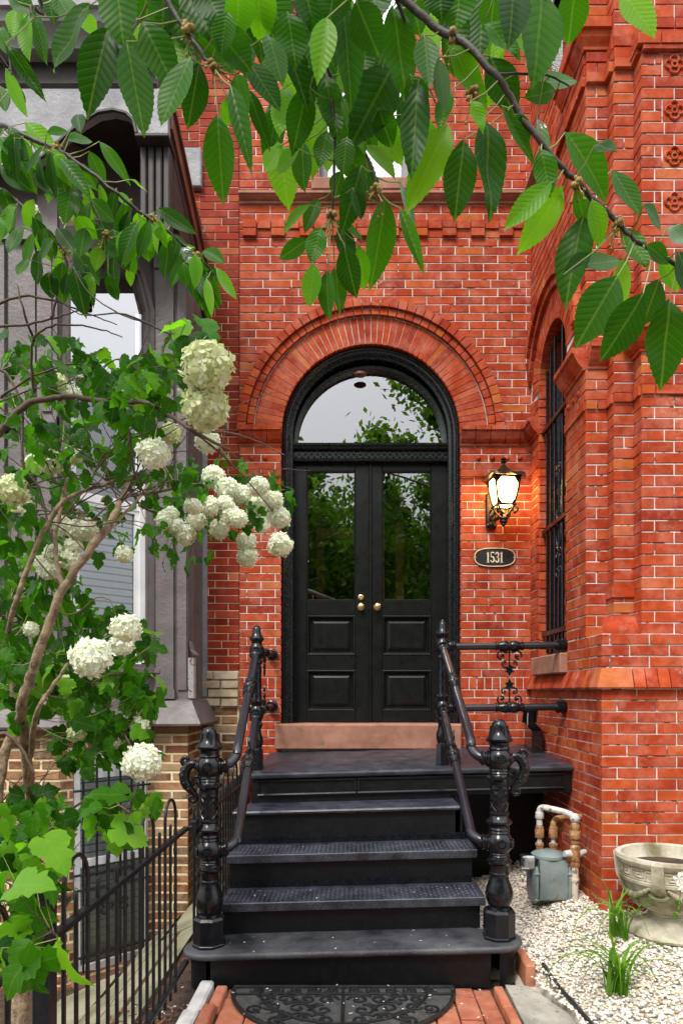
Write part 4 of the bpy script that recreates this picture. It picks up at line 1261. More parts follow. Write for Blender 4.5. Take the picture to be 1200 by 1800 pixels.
mb = MB(); mb.tube([rb(xa+.015, -.20, zb0+.17), rb(xa+.015, -.225, zb0+.27)], .004, 6); mb.build('lid_stay', M['pipe'], bo)

# ---------------------------------------------------------------- walk: bricks, kerbs, mat
walk = tag(MB().box(-.66, .71, -6.2, -2.04, -.15, -.012).build('brick_path', M['soil']), kind='structure')
PB = plane((0,0,0), (1,0,0), (0,0,1))
def pave(x0, x1, y0, y1, dz=0):
    mb = MB(); z0, z1 = -.05, dz+random.uniform(-.003, .003)
    ax, ay = random.uniform(-.004, .004), random.uniform(-.004, .004)
    g_ = .0035
    b0 = [(x0+g_, y0+g_), (x1-g_, y0+g_), (x1-g_, y1-g_), (x0+g_, y1-g_)]
    zf = lambda x, y: z1+(x-x0)*ax*4+(y-y0)*ay*4
    i = .004
    b1 = [(x0+g_+i, y0+g_+i), (x1-g_-i, y0+g_+i), (x1-g_-i, y1-g_-i), (x0+g_+i, y1-g_-i)]
    mb.loops([[(x, y, z0) for x, y in b0], [(x, y, zf(x, y)-i) for x, y in b0], [(x, y, zf(x, y)) for x, y in b1]])
    mb.build('brick', M['pathbrick'], walk)
x = -.60
cols = [(-.60, -.475), (-.475, -.37), (-.37, -.265), (-.265, -.16), (-.16, -.055), (-.055, .05), (.05, .155), (.155, .26), (.26, .365), (.365, .47), (.47, .575), (.575, .665)]
for c_, (xa, xb) in enumerate(cols):
    y = -2.065-(.0 if c_ % 2 else .10)
    if c_ % 2 == 0: pave(xa, xb, -2.163, -2.065)
    while y > -4.0:
        pave(xa, xb, y-.212, y); y -= .212
edge_l = [(-2.10, -2.31), (-2.315, -2.52), (-2.525, -2.73), (-2.735, -2.94), (-2.945, -3.15), (-3.155, -3.36)]
for i, (ya, yb) in enumerate(edge_l):
    mb = MB(); t = random.uniform(-.01, .01)
    mb.bbox(-.655+t, -.603+t, yb, ya, -.06, .038+random.uniform(-.012, .006), .006); mb.build('edging_brick', M['pathbrick'], walk)
for i, (ya, yb) in enumerate([(-2.115, -2.335), (-2.34, -2.56), (-2.565, -2.78), (-2.785, -3.0), (-3.005, -3.22)]):
    mb = MB(); mb.bbox(.668, .712, yb, ya, -.06, .045+random.uniform(-.01, .006), .006); mb.build('edging_brick', M['pathbrick'], walk)
mb = MB(); mb.bbox(.826, .872, -2.10, -1.87, -.02, .125, .005); mb.build('edging_brick', M['pathbrick'], walk)
for i, (ya, yb) in enumerate([(-2.06, -2.36), (-2.365, -2.70), (-2.705, -3.1)]):
    mb = MB(); mb.bbox(-.735-.012*i, -.668-.006*i, yb, ya, -.05, .042, .010)
    o = mb.build('kerb_stone', M['whitestone'], walk)
sl = thing('concrete_slab', (.80, -2.5, 0), 'lichened concrete slab beside brick edging and gravel', 'slab')
mb = MB(); mb.prism([(.727, -2.10), (.835, -2.115), (.938, -2.40), (.945, -3.2), (.735, -3.2), (.722, -2.5)], -.08, .035, lambda a, b_, c: (a, b_, c)); mb.build('slab', M['concrete'], sl)
ed = MB(); ed.tube(catmull([(.93, -2.02, .10), (.945, -2.2, .075), (.965, -2.4, .07), (.985, -2.6, .06), (1.0, -3.0, .05)], 5), .012, 8)
tag(ed.build('edging_strip', M['hose'], smooth=60), 'thin black plastic edging strip between slab and gravel', 'edging')

mat = thing('door_mat', (-.05, -2.30, 0), 'half-round black rubber mat with scroll relief below bottom step', 'mat')
MX, MY, MR = -.045, -2.072, .525
def msc(x, y): return (MX+x, MY-y*.92, 0)
half = [(MR*math.cos(PI*i/40), MR*math.sin(PI*i/40)) for i in range(41)]
mb = MB(); mb.prism([(msc(*p)[0], msc(*p)[1]) for p in half], .004, .009, lambda a, b_, c: (a, b_, c)); mb.build('base_sheet', M['rubberbase'], mat)
def mtube(P, r, nm):
    mb = MB(); mb.tube([Vector(msc(*p))+Vector((0,0,.011)) for p in P], r, 6); mb.build(nm, M['rubber'], mat, smooth=60)
mtube(half+[half[0]], .011, 'border')
mtube([(-.52, .085), (.52, .085)], .008, 'bar'); mtube([(0, .0), (0, .52)], .009, 'bar')
mtube([(.40*math.cos(PI*i/30), .40*math.sin(PI*i/30)) for i in range(31)], .008, 'ring')
for sx in (-1, 1):
    for i in range(5):
        cx = .055+i*.088
        mtube([(sx*x, y) for x, y in spiral(cx, .043, .034, .006, R(200 if i % 2 else 20), R(-330 if i % 2 else 550), 20)], .0062, 'scroll')
    for a in (12, 32, 52, 72):
        cx, cy = .462*math.cos(R(a)), .462*math.sin(R(a))
        if cy > .10: mtube([(sx*x, y) for x, y in spiral(cx, cy, .045, .007, R(a+90), R(a-400), 20)], .0065, 'scroll')
    for (cx, cy, r_, a) in ((.07,.15,.05,180), (.17,.14,.045,0), (.27,.14,.05,90), (.32,.22,.04,30), (.09,.26,.055,-90), (.20,.24,.055,150), (.26,.32,.045,60), (.08,.36,.045,0), (.17,.34,.04,200), (.34,.14,.035,0)):
        mtube([(sx*x, y) for x, y in spiral(cx, cy, r_, .007, R(a), R(a+460), 22)], .007, 'scroll')
        mtube([(sx*cx, cy-r_), (sx*(cx+.03), cy-r_*1.2), (sx*(cx+.06), cy-r_*.7)], .006, 'leaf')

# ---------------------------------------------------------------- gravel bed
def gz(x, y):
    t = min(1, max(0, (x-.86)/.45)); t = t*t*(3-2*t)
    v = min(1, max(0, (y+2.9)/.9))
    base = .045+(.045+.13*t)*v
    return base+.012*math.sin(x*7+1)*math.sin(y*6)
gb = MB()
gx = [.66, .76, .80, .86, .90, .935, .955]+[.96+i*.1 for i in range(34)]; gy = [-4.2+i*.12 for i in range(36)]
for y in gy:
    for x in gx: gb.v.append((x, min(y, -.002), gz(x, y)-.012 if x > (.95 if y < -2.05 else .80) or y > -1.9 else -.03))
n_ = len(gx)
for j in range(len(gy)-1):
    for i in range(n_-1): gb.f.append((j*n_+i, j*n_+i+1, (j+1)*n_+i+1, (j+1)*n_+i))
gbo = tag(gb.build('gravel_bed', mat_noise('gravel_ground', (.42,.37,.29), (.62,.57,.48), 40, .95, .8, 90, .01), smooth=60), kind='structure')
rng = np.random.default_rng(5)
N = 54000
px_ = rng.uniform(.70, 3.1, N); py_ = rng.uniform(-3.05, -.05, N)
slab_edge = np.minimum(.938, .84+np.maximum(0, -2.115-py_)*.316)
keep = ~((px_ < .878) & (py_ < -1.80) & (py_ > -2.11)) & ~((px_ < slab_edge+.004) & (py_ <= -2.11)) & ~((px_ > 1.38) & (py_ > -1.55))
far = (py_ > -1.1) & (rng.random(N) < .35)
keep &= ~far
px_, py_ = px_[keep], py_[keep]; N = len(px_)
gzv = np.array([gz(a, b_) for a, b_ in zip(px_, py_)])
ico = bmesh.new(); bmesh.ops.create_icosphere(ico, subdivisions=1, radius=1.0)
iv = np.array([v.co[:] for v in ico.verts]); ifc = np.array([[v.index for v in f.verts] for f in ico.faces]); ico.free()
s_ = rng.uniform(.0042, .0098, N)*np.where(rng.random(N) < .06, 1.5, 1)
ang = rng.uniform(0, 2*PI, N)
sc3 = np.stack([s_*rng.uniform(.9, 1.5, N), s_*rng.uniform(.7, 1.1, N), s_*rng.uniform(.5, .8, N)], 1)
V = iv[None]*sc3[:, None, :]*(1+rng.uniform(-.22, .22, (N, len(iv), 1)))
ca, sa = np.cos(ang)[:, None], np.sin(ang)[:, None]
VX_ = V[..., 0]*ca-V[..., 1]*sa; VY_ = V[..., 0]*sa+V[..., 1]*ca
V = np.stack([VX_+px_[:, None], VY_+py_[:, None], V[..., 2]+(gzv-.008+rng.uniform(0, .009, N))[:, None]], 2).reshape(-1, 3)
Fc = (ifc[None]+(np.arange(N)*len(iv))[:, None, None]).reshape(-1, 3)
me = bpy.data.meshes.new('pebbles')
me.vertices.add(len(V)); me.vertices.foreach_set('co', V.ravel())
me.loops.add(Fc.size); me.loops.foreach_set('vertex_index', Fc.ravel().astype(np.int32))
me.polygons.add(len(Fc)); me.polygons.foreach_set('loop_start', np.arange(0, Fc.size, 3, dtype=np.int32)); me.polygons.foreach_set('loop_total', np.full(len(Fc), 3, dtype=np.int32))
me.update(); me.validate()
me.materials.append(M['pebble'])
o = bpy.data.objects.new('pebbles', me); COL.objects.link(o)
tag(o, 'pale cream and brown pea gravel covering the bed by the bay', 'gravel', kind='stuff')

# ---------------------------------------------------------------- gas meter
gm = thing('gas_meter', (1.13, -1.28, .19), 'grey gas meter with rusty pipes beside the bay wall', 'gas meter')
mx, my, mz = 1.175, -1.28, .185
mb = MB()
# body: drum with horizontal axis between two side covers
pr = [(-.085, .02), (-.095, .06), (-.098, .20), (-.090, .25), (.090, .25), (.098, .20), (.095, .06), (.085, .02), (.05, .0), (-.05, .0)]
mb.prism(pr, mx-.085, mx+.075, lambda a, b_, c: (c, my+a, mz+.015+b_))
mb.build('body', M['meter'], gm, smooth=40)
for x0, x1 in ((mx-.120, mx-.084), (mx+.074, mx+.108)):
    cv = MB()
    P = [(-.088,.03), (-.10,.06), (-.10,.19), (-.085,.225), (.085,.225), (.10,.19), (.10,.06), (.088,.03), (.06,.005), (-.06,.005)]
    cm = lambda a, b_, c: (c, my+a, mz+b_)
    rings = [[cm(a, b_, x0) for a, b_ in [(p[0]*.84, .11+(p[1]-.11)*.84) for p in P]], [cm(a, b_, x0+.012) for a, b_ in P], [cm(a, b_, x1-.012) for a, b_ in P], [cm(a, b_, x1) for a, b_ in [(p[0]*.84, .11+(p[1]-.11)*.84) for p in P]]]
    cv.loops(rings); co = cv.build('side_cover', M['meter'], gm, smooth=35)
    bl = MB()
    for a, b_ in P[::2]: bl.ball(cm(a*.96, .11+(b_-.11)*.96, (x0+x1)/2), .011, 6, 4, (1.6,1,1))
    bl.build('bolt', M['meter'], co, smooth=50)
mb = MB(); mb.lathe([(.090,.262), (.102,.268), (.102,.284), (.080,.298), (.050,.308), (.001,.31)], (mx-.01, my, mz), 20); mb.build('top_cap', M['meter'], gm, smooth=40)
ix = MB(); ix.bbox(mx-.185, mx-.105, my-.085, my-.005, mz+.205, mz+.290, .010); ix.build('index_cover', M['clear'], gm)
MB().bbox(mx-.150, mx-.108, my-.07, my-.02, mz+.215, mz+.28, .004).build('index_dial', M['white'], gm)
def fit(x, y, z0, z1, r, mat_, nm='fitting', n=14):
    MB().lathe([(r*.92, 0), (r, .004), (r, z1-z0-.004), (r*.92, z1-z0)], (x, y, z0), n).build(nm, M[mat_], gm, smooth=40)
p1 = (mx-.055, my+.03); p2 = (mx+.025, my+.02)
for (x, y), top in ((p1, .60), (p2, .52)):
    fit(x, y, mz+.29, mz+.335, .020, 'rust'); fit(x, y, mz+.325, mz+.345, .026, 'rust', n=8)
    MB().tube([(x, y, mz+.30), (x, y, mz+top-.1)], .015, 10).build('pipe', M['pipe'], gm, smooth=60)
    fit(x, y, mz+.375, mz+.43, .028, 'rust', n=8)
    fit(x, y, mz+.425, mz+.445, .024, 'rust')
x, y = p1
MB().tube(catmull([(x, y, mz+.45), (x, y, mz+.53), (x+.012, y-.01, mz+.556), (x+.05, y-.045, mz+.556), (x+.135, y-.11, mz+.540), (x+.165, y-.13, mz+.515), (x+.170, y-.135, mz+.46)], 6), .0185, 12).build('pipe', M['pipe'], gm, smooth=60)
fit(x, y, mz+.49, mz+.53, .026, 'pipe', 'elbow')
x2, y2 = x+.170, y-.135
x, y = p2
MB().tube(catmull([(x, y, mz+.42), (x, y, mz+.46), (x+.02, y+.01, mz+.485), (x+.08, y+.04, mz+.49), (1.40, y+.06, mz+.49)], 6), .0185, 12).build('pipe', M['rust'], gm, smooth=60)
MB().ball((x2, y2, mz+.515), .030, 12, 8).build('elbow', M['pipe'], gm, smooth=60)
fit(x2, y2, mz+.44, mz+.485, .026, 'rust'); fit(x2, y2, mz+.395, mz+.445, .034, 'rust', n=8); fit(x2, y2, mz+.365, mz+.40, .024, 'rust')
MB().tube([(x2, y2, mz+.0), (x2, y2, mz+.40)], .0195, 12).build('riser_pipe', M['peel'], gm, smooth=60)
fit(x2, y2, mz+.265, mz+.355, .030, 'rust', 'valve_body'); fit(x2, y2, mz+.235, mz+.268, .027, 'rust', n=8); fit(x2, y2, mz+.145, mz+.17, .023, 'peel')
mb = MB(); mb.tube([(x2-.065, y2-.01, mz+.31), (x2-.02, y2, mz+.31)], [.018, .024], 10); mb.tube([(x2+.02, y2, mz+.31), (x2+.065, y2+.01, mz+.32)], [.024, .014], 10); mb.build('valve_stem', M['pipe'], gm, smooth=50)

# ---------------------------------------------------------------- cast stone urn
ux, uy = 1.605, -1.88
uz = gz(ux, uy)-.005
ur = thing('urn_planter', (ux, uy, uz), 'weathered cast stone urn with Greek key band and grape swags', 'urn')
prof = [(.205,0), (.212,.012), (.205,.022), (.185,.034), (.135,.056), (.098,.080), (.086,.094), (.098,.104), (.094,.112), (.125,.128), (.165,.155), (.195,.195), (.215,.24), (.224,.272), (.236,.276), (.238,.290), (.230,.294), (.230,.352), (.238,.356), (.250,.366), (.256,.384), (.250,.400), (.238,.404), (.226,.396), (.216,.350), (.20,.33), (.001,.33)]
mb = MB(); mb.lathe(prof, (ux, uy, uz), 44); uo = mb.build('bowl', M['urn'], ur, smooth=32)
cyl = lambda a, z, r: (ux+r*math.cos(a), uy+r*math.sin(a), uz+z)
nk = 18
for k in range(nk):
    a0 = 2*PI*k/nk; w_ = 2*PI/nk
    P = [(0,.0), (.0,1), (.80,1), (.80,.28), (.38,.28), (.38,.62), (.58,.62)]
    pts = []
    for i in range(len(P)-1):
        for t in (0, .5): pts.append((P[i][0]+(P[i+1][0]-P[i][0])*t, P[i][1]+(P[i+1][1]-P[i][1])*t))
    pts.append(P[-1])
    mb = MB(); mb.tube([cyl(a0+w_*p, .300+.046*q, .2315) for p, q in pts], .0060, 5); mb.tube([cyl(a0+w_*t, .2995, .2305) for t in (0, .25, .5, .75, 1)], .004, 5)
    mb.build('key_motif', M['urn'], uo)
for hx in (-125, 55, -215, -35):
    a = R(hx)
    mb = MB(); rings = []
    for z, r, hw in ((.235,.222,.034), (.262,.244,.034), (.30,.252,.030), (.36,.258,.028), (.385,.262,.027), (.396,.252,.026)):
        rings.append([cyl(a-hw/r, z, r-.02), cyl(a-hw/r, z, r+.004), cyl(a+hw/r, z, r+.004), cyl(a+hw/r, z, r-.02)])
    mb.loops(rings); mb.tube([cyl(a+.18*math.cos(t), .238+.024*math.sin(t), .226) for t in [PI+PI*i/10 for i in range(11)]], .010, 7); mb.build('strap', M['urn'], uo, smooth=40)
    sw = MB(); a1 = a+PI/2
    for i in range(26):
        t = i/25; aa = a+.2+(PI/2-.4)*t; dz = .055*4*t*(1-t)
        zq = .262-dz; rq = np.interp(zq, [.155,.195,.24,.272], [.165,.195,.215,.224])
        sw.ball(cyl(aa, zq, rq+.004), .011+.006*math.sin(PI*t)+random.uniform(-.002, .002), 7, 5)
    am = a+PI/4
    for r_ in range(5):
        for c_ in range(5-r_):
            zq = .212-r_*.016; rq = np.interp(zq, [.128,.155,.195,.24,.272], [.125,.165,.195,.215,.224])
            sw.ball(cyl(am+(c_-(4-r_)/2)*.075, zq, rq+.006), .0115, 8, 6)
    sw.build('grape_swag', M['urn'], uo, smooth=60)
mb = MB(); mb.lathe([(.21,.334), (.12,.345), (.001,.35)], (ux, uy, uz), 24); mb.build('potting_soil', M['soil'], ur)

# ---------------------------------------------------------------- grey neighbour house
gh = thing('grey_row_house', (-2.2, 0, 0), 'grey painted row house with canted bay, arched hood and brown brick basement', 'house')
PA, PBt, PC, PD, PE = (-1.17, 0), (-1.17, -.5), (-1.41, -.5), (-1.879, -.969), (-3.2, -.969)
G_AB = plane((-1.17,-.5,0), (0,1,0), (1,0,0)); G_BC = plane((-1.41,-.5,0), (1,0,0), (0,-1,0))
KCD = .663/.724
_cd = plane((PD[0],PD[1],0), (1,1,0), (1,-1,0))
def G_CD(a, b, c=0.0): return _cd(a*KCD, b, c)
G_CD.o, G_CD.u, G_CD.n = _cd.o, _cd.u*KCD, _cd.n
G_DE = plane((-3.2,-.969,0), (1,0,0), (0,-1,0)); LDE = 1.321
LCD = .724
# basement mortar core and bricks
bc = MB()
bc.prism([(.003,-.6), (.5,-.6), (.5,1.2), (.003,1.2)], -.08, 0, G_AB)
bc.prism([(0,-.6), (.238,-.6), (.238,1.2), (0,1.2)], -.08, 0, G_BC)
RB, ZB = .367, .693
def cdarc(r, a0, a1, n=12): return [(.384+r*math.cos(a0+(a1-a0)*i/n), ZB+r*math.sin(a0+(a1-a0)*i/n)) for i in range(n+1)]
s0 = math.asin((.93-ZB)/(RB+.008))
bc.prism([(0,-.6), (.096,-.6), (.096,.93)]+cdarc(RB+.008, PI-s0, s0)[1:-1]+[(.672,.93), (.672,-.6), (LCD,-.6), (LCD,1.2), (0,1.2)], -.08, 0, G_CD)
bc.prism([(0,-.6), (LDE,-.6), (LDE,1.2), (0,1.2)], -.08, 0, G_DE)
base = bc.build('basement_wall', M['creammortar'], gh)
GB = Bricks()
BR = rows(-.58, 27, .0658)
kw = dict(gap=.0165, jit=.003, L=.215)
lay(GB, G_AB, BR, .004, .5, phase=.07, **kw)
lay(GB, G_BC, BR, 0, .24+.0045, phase=.02, **kw)
lay(GB, G_DE, BR, .5, LDE, phase=.02, **kw)
def ex_b(v):
    if v < -.44: return []
    if v < .93: return [(.104, .664)]
    d = v-ZB
    if d < RB+.115: h = math.sqrt((RB+.115)**2-d*d); return [(.384-h, .384+h)]
    return []
lay(GB, G_CD, BR, 0, LCD, excl=ex_b, phase=.06, **kw)
GB.finish('brown', base, 300)
ring(base, G_CD, 'voussoir', .384, ZB, RB, RB+.105, 15, -.06, .006, a0=PI-math.asin((.93-ZB)/RB)+.10, a1=math.asin((.93-ZB)/RB)-.10, mat='brown', gap=.016)
# basement window
bw = MB()
for u0, u1, z0, z1 in ((.104,.150,-.42,.99), (.618,.664,-.42,.99), (.150,.618,-.42,-.37), (.150,.618,.28,.33)):
    bw.bbox(u0, u1, z0, z1, -.075, -.03, .004, lambda a, b_, c, : G_CD(a, 0, 0)) if False else bw.add([G_CD(a, b_, c) for c in (-.045,-.006) for b_ in (z0,z1) for a in (u0,u1)], [(0,2,3,1),(4,5,7,6),(0,1,5,4),(2,6,7,3),(0,4,6,2),(1,3,7,5)])
bw.prism([(.13,.90)]+cdarc(RB-.02, PI-s0-.05, s0+.05)+[(.638,.90), (.60,.86), (.168,.86)], -.044, -.008, G_CD)
bwo = bw.build('basement_window', M['white'], gh)
def gbox(m, u0, u1, z0, z1, c0, c1):
    return MB().add([m(a, b_, c) for c in (c0,c1) for b_ in (z0,z1) for a in (u0,u1)], [(0,2,3,1),(4,5,7,6),(0,1,5,4),(2,6,7,3),(0,4,6,2),(1,3,7,5)])
sheet([G_CD(0.145,-0.4,-0.026), G_CD(0.623,-0.4,-0.026), G_CD(0.623,0.9,-0.026), G_CD(0.145,0.9,-0.026)]).build('pane', M['clearglass'], bwo)
for i in range(24):
    z = -.36+i*.052
    mb = MB(); mb.add([G_CD(a, b_, c) for a, b_, c in ((.15, z, -.033), (.618, z, -.033), (.618, z+.042, -.050), (.15, z+.042, -.050), (.15, z, -.036), (.618, z, -.036), (.618, z+.042, -.053), (.15, z+.042, -.053))], [(0,1,2,3),(7,6,5,4),(0,4,5,1),(1,5,6,2),(2,6,7,3),(3,7,4,0)])
    mb.build('blind_slat', M['blind'], bwo)
gbox(G_CD, .07, .70, -.5, 1.1, -.20, -.19).build('dark_room', M['darkwood_shade'], bwo)
gbox(G_CD, .08, .69, -.50, -.425, -.06, .05).build('window_sill', M['stone'], bwo)
gg = thing('window_bars', tuple(G_CD(.384, -.4, .03)), 'black iron bars with scrolls over the basement window of the grey house', 'grille')
def gtube(P, r, nm='bar'):
    return MB().tube([G_CD(a, b_, .028) for a, b_ in P], r, 6).build(nm, M['fence'], gg, smooth=50)
for u in (.155, .255, .345, .435, .525, .618): gtube([(u, -.40), (u, min(1.0, ZB+math.sqrt(.36**2-(u-.384)**2)))], .0085)
for z in (.79, .24, .14, -.30): gtube([(.09, z), (.68, z)], .009, 'cross_bar')
for cz in (.56, .0):
    for sx in (-1, 1):
        for sz in (-1, 1):
            gtube([(.39, cz)]+[(.39+sx*x, cz+sz*y) for x, y in spiral(.075, .03, .036, .008, R(-160), R(190), 14)], .007, 'scroll')
# party pier between the houses
pm = plane((0,.012,0), (1,0,0), (0,-1,0))
pp = MB().prism([(-1.25,-.1), (-.889,-.1), (-.889,7.4), (-3.2,7.4), (-3.2,4.5), (-1.25,4.5)], .012, .2).build('party_wall', M['creammortar'], gh)
PP = Bricks(); lay(PP, pm, rows(4.5, 48, .060), -2.6, -1.203, L=.205, gap=.006, phase=.05); lay(PP, pm, rows(1.60, 97, .0592), -1.20, -.889, L=.205, gap=.006, phase=.05); PP.finish('dred', pp, 150, hide=[(300, 430, 0, 420)])
P2 = Bricks(); lay(P2, pm, rows(1.32, 4, .07), -1.20, -.895, L=.21, gap=.014, phase=.02, proud=.03, jit=.004); P2.finish('tan', pp, 40)
P3 = Bricks(); lay(P3, pm, rows(-.06, 20, .069), -1.20, -.905, L=.21, gap=.016, phase=.02, jit=.004, proud=.008); P3.finish('brown', pp, 60)

# painted walls above
EDP = [PE, PD, PC, PBt, PA]
gw = MB()
gw.prism([(.003,1.2), (.5,1.2), (.5,5.0), (.003,5.0)], -.08, 0, G_AB)
gw.prism([(0,1.2), (.238,1.2), (.238,5.0), (0,5.0)], -.08, 0, G_BC)
gw.prism([(0,1.2), (LDE,1.2), (LDE,5.0), (0,5.0)], -.08, 0, G_DE)
gw.prism([(0,1.2), (LCD,1.2), (LCD,1.60), (0,1.60)], -.08, 0, G_CD)
gw.prism([(0,1.6), (.044,1.6), (.044,4.12), (.13,4.36), (.384,4.36), (.384,5.0), (0,5.0)], -.08, 0, G_CD)
gw.prism([(.384,4.36), (.60,4.36), (.684,4.12), (.684,1.6), (LCD,1.6), (LCD,5.0), (.384,5.0)], -.08, 0, G_CD)
gwo = gw.build('bay_wall', M['grey'], gh)
mb = MB(); sweep_plan(mb, EDP, [(-.02,1.20), (.112,1.20), (.116,1.214), (.045,1.355), (.040,1.372), (.0,1.386), (-.02,1.386)]); mb.build('water_table', M['grey'], gh, smooth=30)
mb = MB(); sweep_plan(mb, [PE, PD, PC, (-1.36, -.5)], [(-.01,1.55), (.02,1.55), (.035,1.57), (.035,1.60), (.0,1.612), (-.01,1.612)]); mb.build('sill_band', M['grey'], gh, smooth=30)
# pilaster and boards
for u0, u1, z0, z1, c in ((.02,.145,1.387,4.72,.028), (.012,.155,1.387,1.455,.04), (.012,.155,4.42,4.48,.045), (.01,.16,4.66,4.74,.05), (.170,.232,1.45,4.6,.012)):
    gbox(G_BC, u0, u1, z0, z1, 0, c).build('pilaster_board', M['grey'], gh)
for u0, u1 in ((.10,.16), (.30,.36)):
    gbox(G_AB, u0, u1, 1.45, 4.6, 0, .012).build('pilaster_board', M['grey'], gh)
for u0, u1, z0, z1, c in ((1.19,1.318,1.387,4.6,.03), (1.0,1.17,1.7,3.1,.015), (1.0,1.17,3.2,4.3,.015), (.85,.98,1.387,4.6,.03), (.85,1.318,3.11,3.19,.05), (.85,1.318,4.31,4.37,.05), (1.225,1.285,1.7,3.08,.042), (1.225,1.285,3.22,4.28,.042)):
    gbox(G_DE, u0, u1, z0, z1, 0, c).build('pilaster_board', M['grey'], gh)
# bay window: casing, three lights
def cas(poly_o, poly_i, c0, c1):
    mb = MB(); n = len(poly_o)
    mb.loops([[G_CD(*p, c0) for p in poly_o], [G_CD(*p, c1) for p in poly_o], [G_CD(*p, c1) for p in poly_i], [G_CD(*p, c0) for p in poly_i], [G_CD(*p, c0) for p in poly_o]], caps=False)
    return mb
op = lambda i: [(.044+i,1.612+i*.6), (.684-i,1.612+i*.6), (.684-i,4.12-i*.2), (.60-i*.6,4.36-i), (.128+i*.6,4.36-i), (.044+i,4.12-i*.2)]
cas(op(-.03), op(.005), .0, .030).build('window_casing', M['grey'], gh)
wo = cas(op(0), op(.03), -.06, .012).build('bay_window', M['grey'], gh)
cas([(.074,1.64),(.654,1.64),(.654,3.56),(.074,3.56)], [(.118,1.69),(.610,1.69),(.610,3.50),(.118,3.50)], -.05, -.004).build('window_frame', M['white'], wo)
gbox(G_CD, .118, .610, 2.70, 2.755, -.045, -.012).build('meeting_rail', M['white'], wo)
cas([(.118,1.69),(.610,1.69),(.610,2.70),(.118,2.70)], [(.15,1.735),(.578,1.735),(.578,2.675),(.15,2.675)], -.05, -.02).build('lower_sash', M['white'], wo)
gbox(G_CD, .074, .654, 3.56, 3.60, -.05, .0).build('transom_rail', M['white'], wo)
sheet([G_CD(0.12,1.7,-0.04), G_CD(0.61,1.7,-0.04), G_CD(0.61,2.7,-0.04), G_CD(0.12,2.7,-0.04)]).build('lower_pane', M['winglass'], wo)
sheet([G_CD(0.12,2.75,-0.034), G_CD(0.61,2.75,-0.034), G_CD(0.61,3.52,-0.034), G_CD(0.12,3.52,-0.034)]).build('middle_pane', M['winglass'], wo)
sheet([G_CD(*q, -.038) for q in [(.08,3.60), (.65,3.60), (.65,4.10), (.585,4.325), (.142,4.325), (.08,4.10)]]).build('upper_pane', M['skyglass'], wo)
for i in range(20):
    z = 1.72+i*.048
    mb = MB(); mb.add([G_CD(a, b_, c) for a, b_, c in ((.12, z, -.046), (.61, z, -.046), (.61, z+.040, -.062), (.12, z+.040, -.062), (.12, z, -.049), (.61, z, -.049), (.61, z+.040, -.065), (.12, z+.040, -.065))], [(0,1,2,3),(7,6,5,4),(0,4,5,1),(1,5,6,2),(2,6,7,3),(3,7,4,0)])
    mb.build('blind_slat', M['blind'], wo)
gbox(G_CD, .02, .71, 1.5, 4.5, -.25, -.24).build('dark_room', M['darkwood_shade'], wo)
gbox(G_CD, .30, .62, 3.62, 4.3, -.13, -.125).build('lace_curtain', M['palegrey'], wo)
# hood: square box on the canted bay with an arched front
hf = [(-1.135,5.14), (-1.135,4.86), (-1.325,4.86), (-1.345,4.94), (-1.39,4.985), (-1.47,5.005), (-1.56,4.99), (-1.66,4.93), (-1.78,4.83), (-1.90,4.72), (-2.0,4.66), (-3.2,4.66), (-3.2,5.14)]
mb = MB(); mb.prism(hf, -1.16, -1.10, lambda a, b_, c: (a, c, b_)); hood = mb.build('hood_front', M['palegrey'], gh)  # sky light on the upper trim is painted in as a paler grey
mb = MB(); pts = [(x, -1.165, z) for x, z in hf[2:11]]; mb.tube(pts, .012, 6); mb.build('arch_bead', M['darkwood_shade'], hood, smooth=60)
MB().bbox(-1.335, -1.128, -1.172, -.98, 4.84, 4.862, .004).build('bracket_cap', M['darkwood_shade'], hood)
for i in range(4): MB().bbox(-1.325+i*.048, -1.285+i*.048, -1.10, -1.0, 4.30, 4.84, .008).build('flute', M['darkwood_shade'], hood)  # flutes coloured dark for the shadow they sit in
MB().box(-1.33, -1.14, -1.0, -.50, 4.45, 4.85).build('bracket_block', M['darkwood_shade'], hood)
sd = [(-1.098,5.06), (-1.098,4.86), (-.8,4.74), (-.5,4.60), (0,4.34), (0,4.63), (-.5,4.84)]
mb = MB(); mb.prism(sd, -1.185, -1.136, lambda a, b_, c: (c, a, b_)); mb.build('hood_side', M['darkwood_shade'], gh)
for o0, o1, x1 in ((-.115, .0, -1.118), (.001, .028, -1.100)):
    mb = MB(); mb.loops([[(-1.1355, y, z+o0), (x1, y, z+o0), (x1, y, z+o1), (-1.1355, y, z+o1)] for y, z in ((-1.11,5.05), (-.8,4.94), (-.5,4.83), (-.02,4.62))]); mb.build('hood_board', M['brownpaint'], gh)
MB().box(-3.2, -1.186, -1.099, -.0, 5.06, 5.12).build('hood_soffit', M['darkwood_shade'], gh)  # underside colour holds the shade beneath the hood
hp = [(-3.2,-1.10), (-1.20,-1.10)]
mb = MB(); sweep_plan(mb, hp, [(-.2,5.141), (.062,5.141), (.075,5.16), (.062,5.175), (.03,5.18), (.03,5.33), (-.2,5.33)]); mb.build('frieze', M['darkwood_shade'], gh, smooth=30)  # cornice shadow put into the frieze colour
mb = MB(); sweep_plan(mb, hp, [(-.2,5.331), (.12,5.331), (.13,5.36), (.15,5.39), (.20,5.42), (.22,5.47), (.24,5.475), (.24,5.52), (.20,5.53), (.16,5.60), (.10,5.62), (-.2,5.62)]); mb.build('cornice', M['palegrey'], gh, smooth=30)
MB().bbox(-1.33, -1.175, -.04, .02, 5.36, 5.67, .01).build('wall_flashing', M['palegrey'], gh)
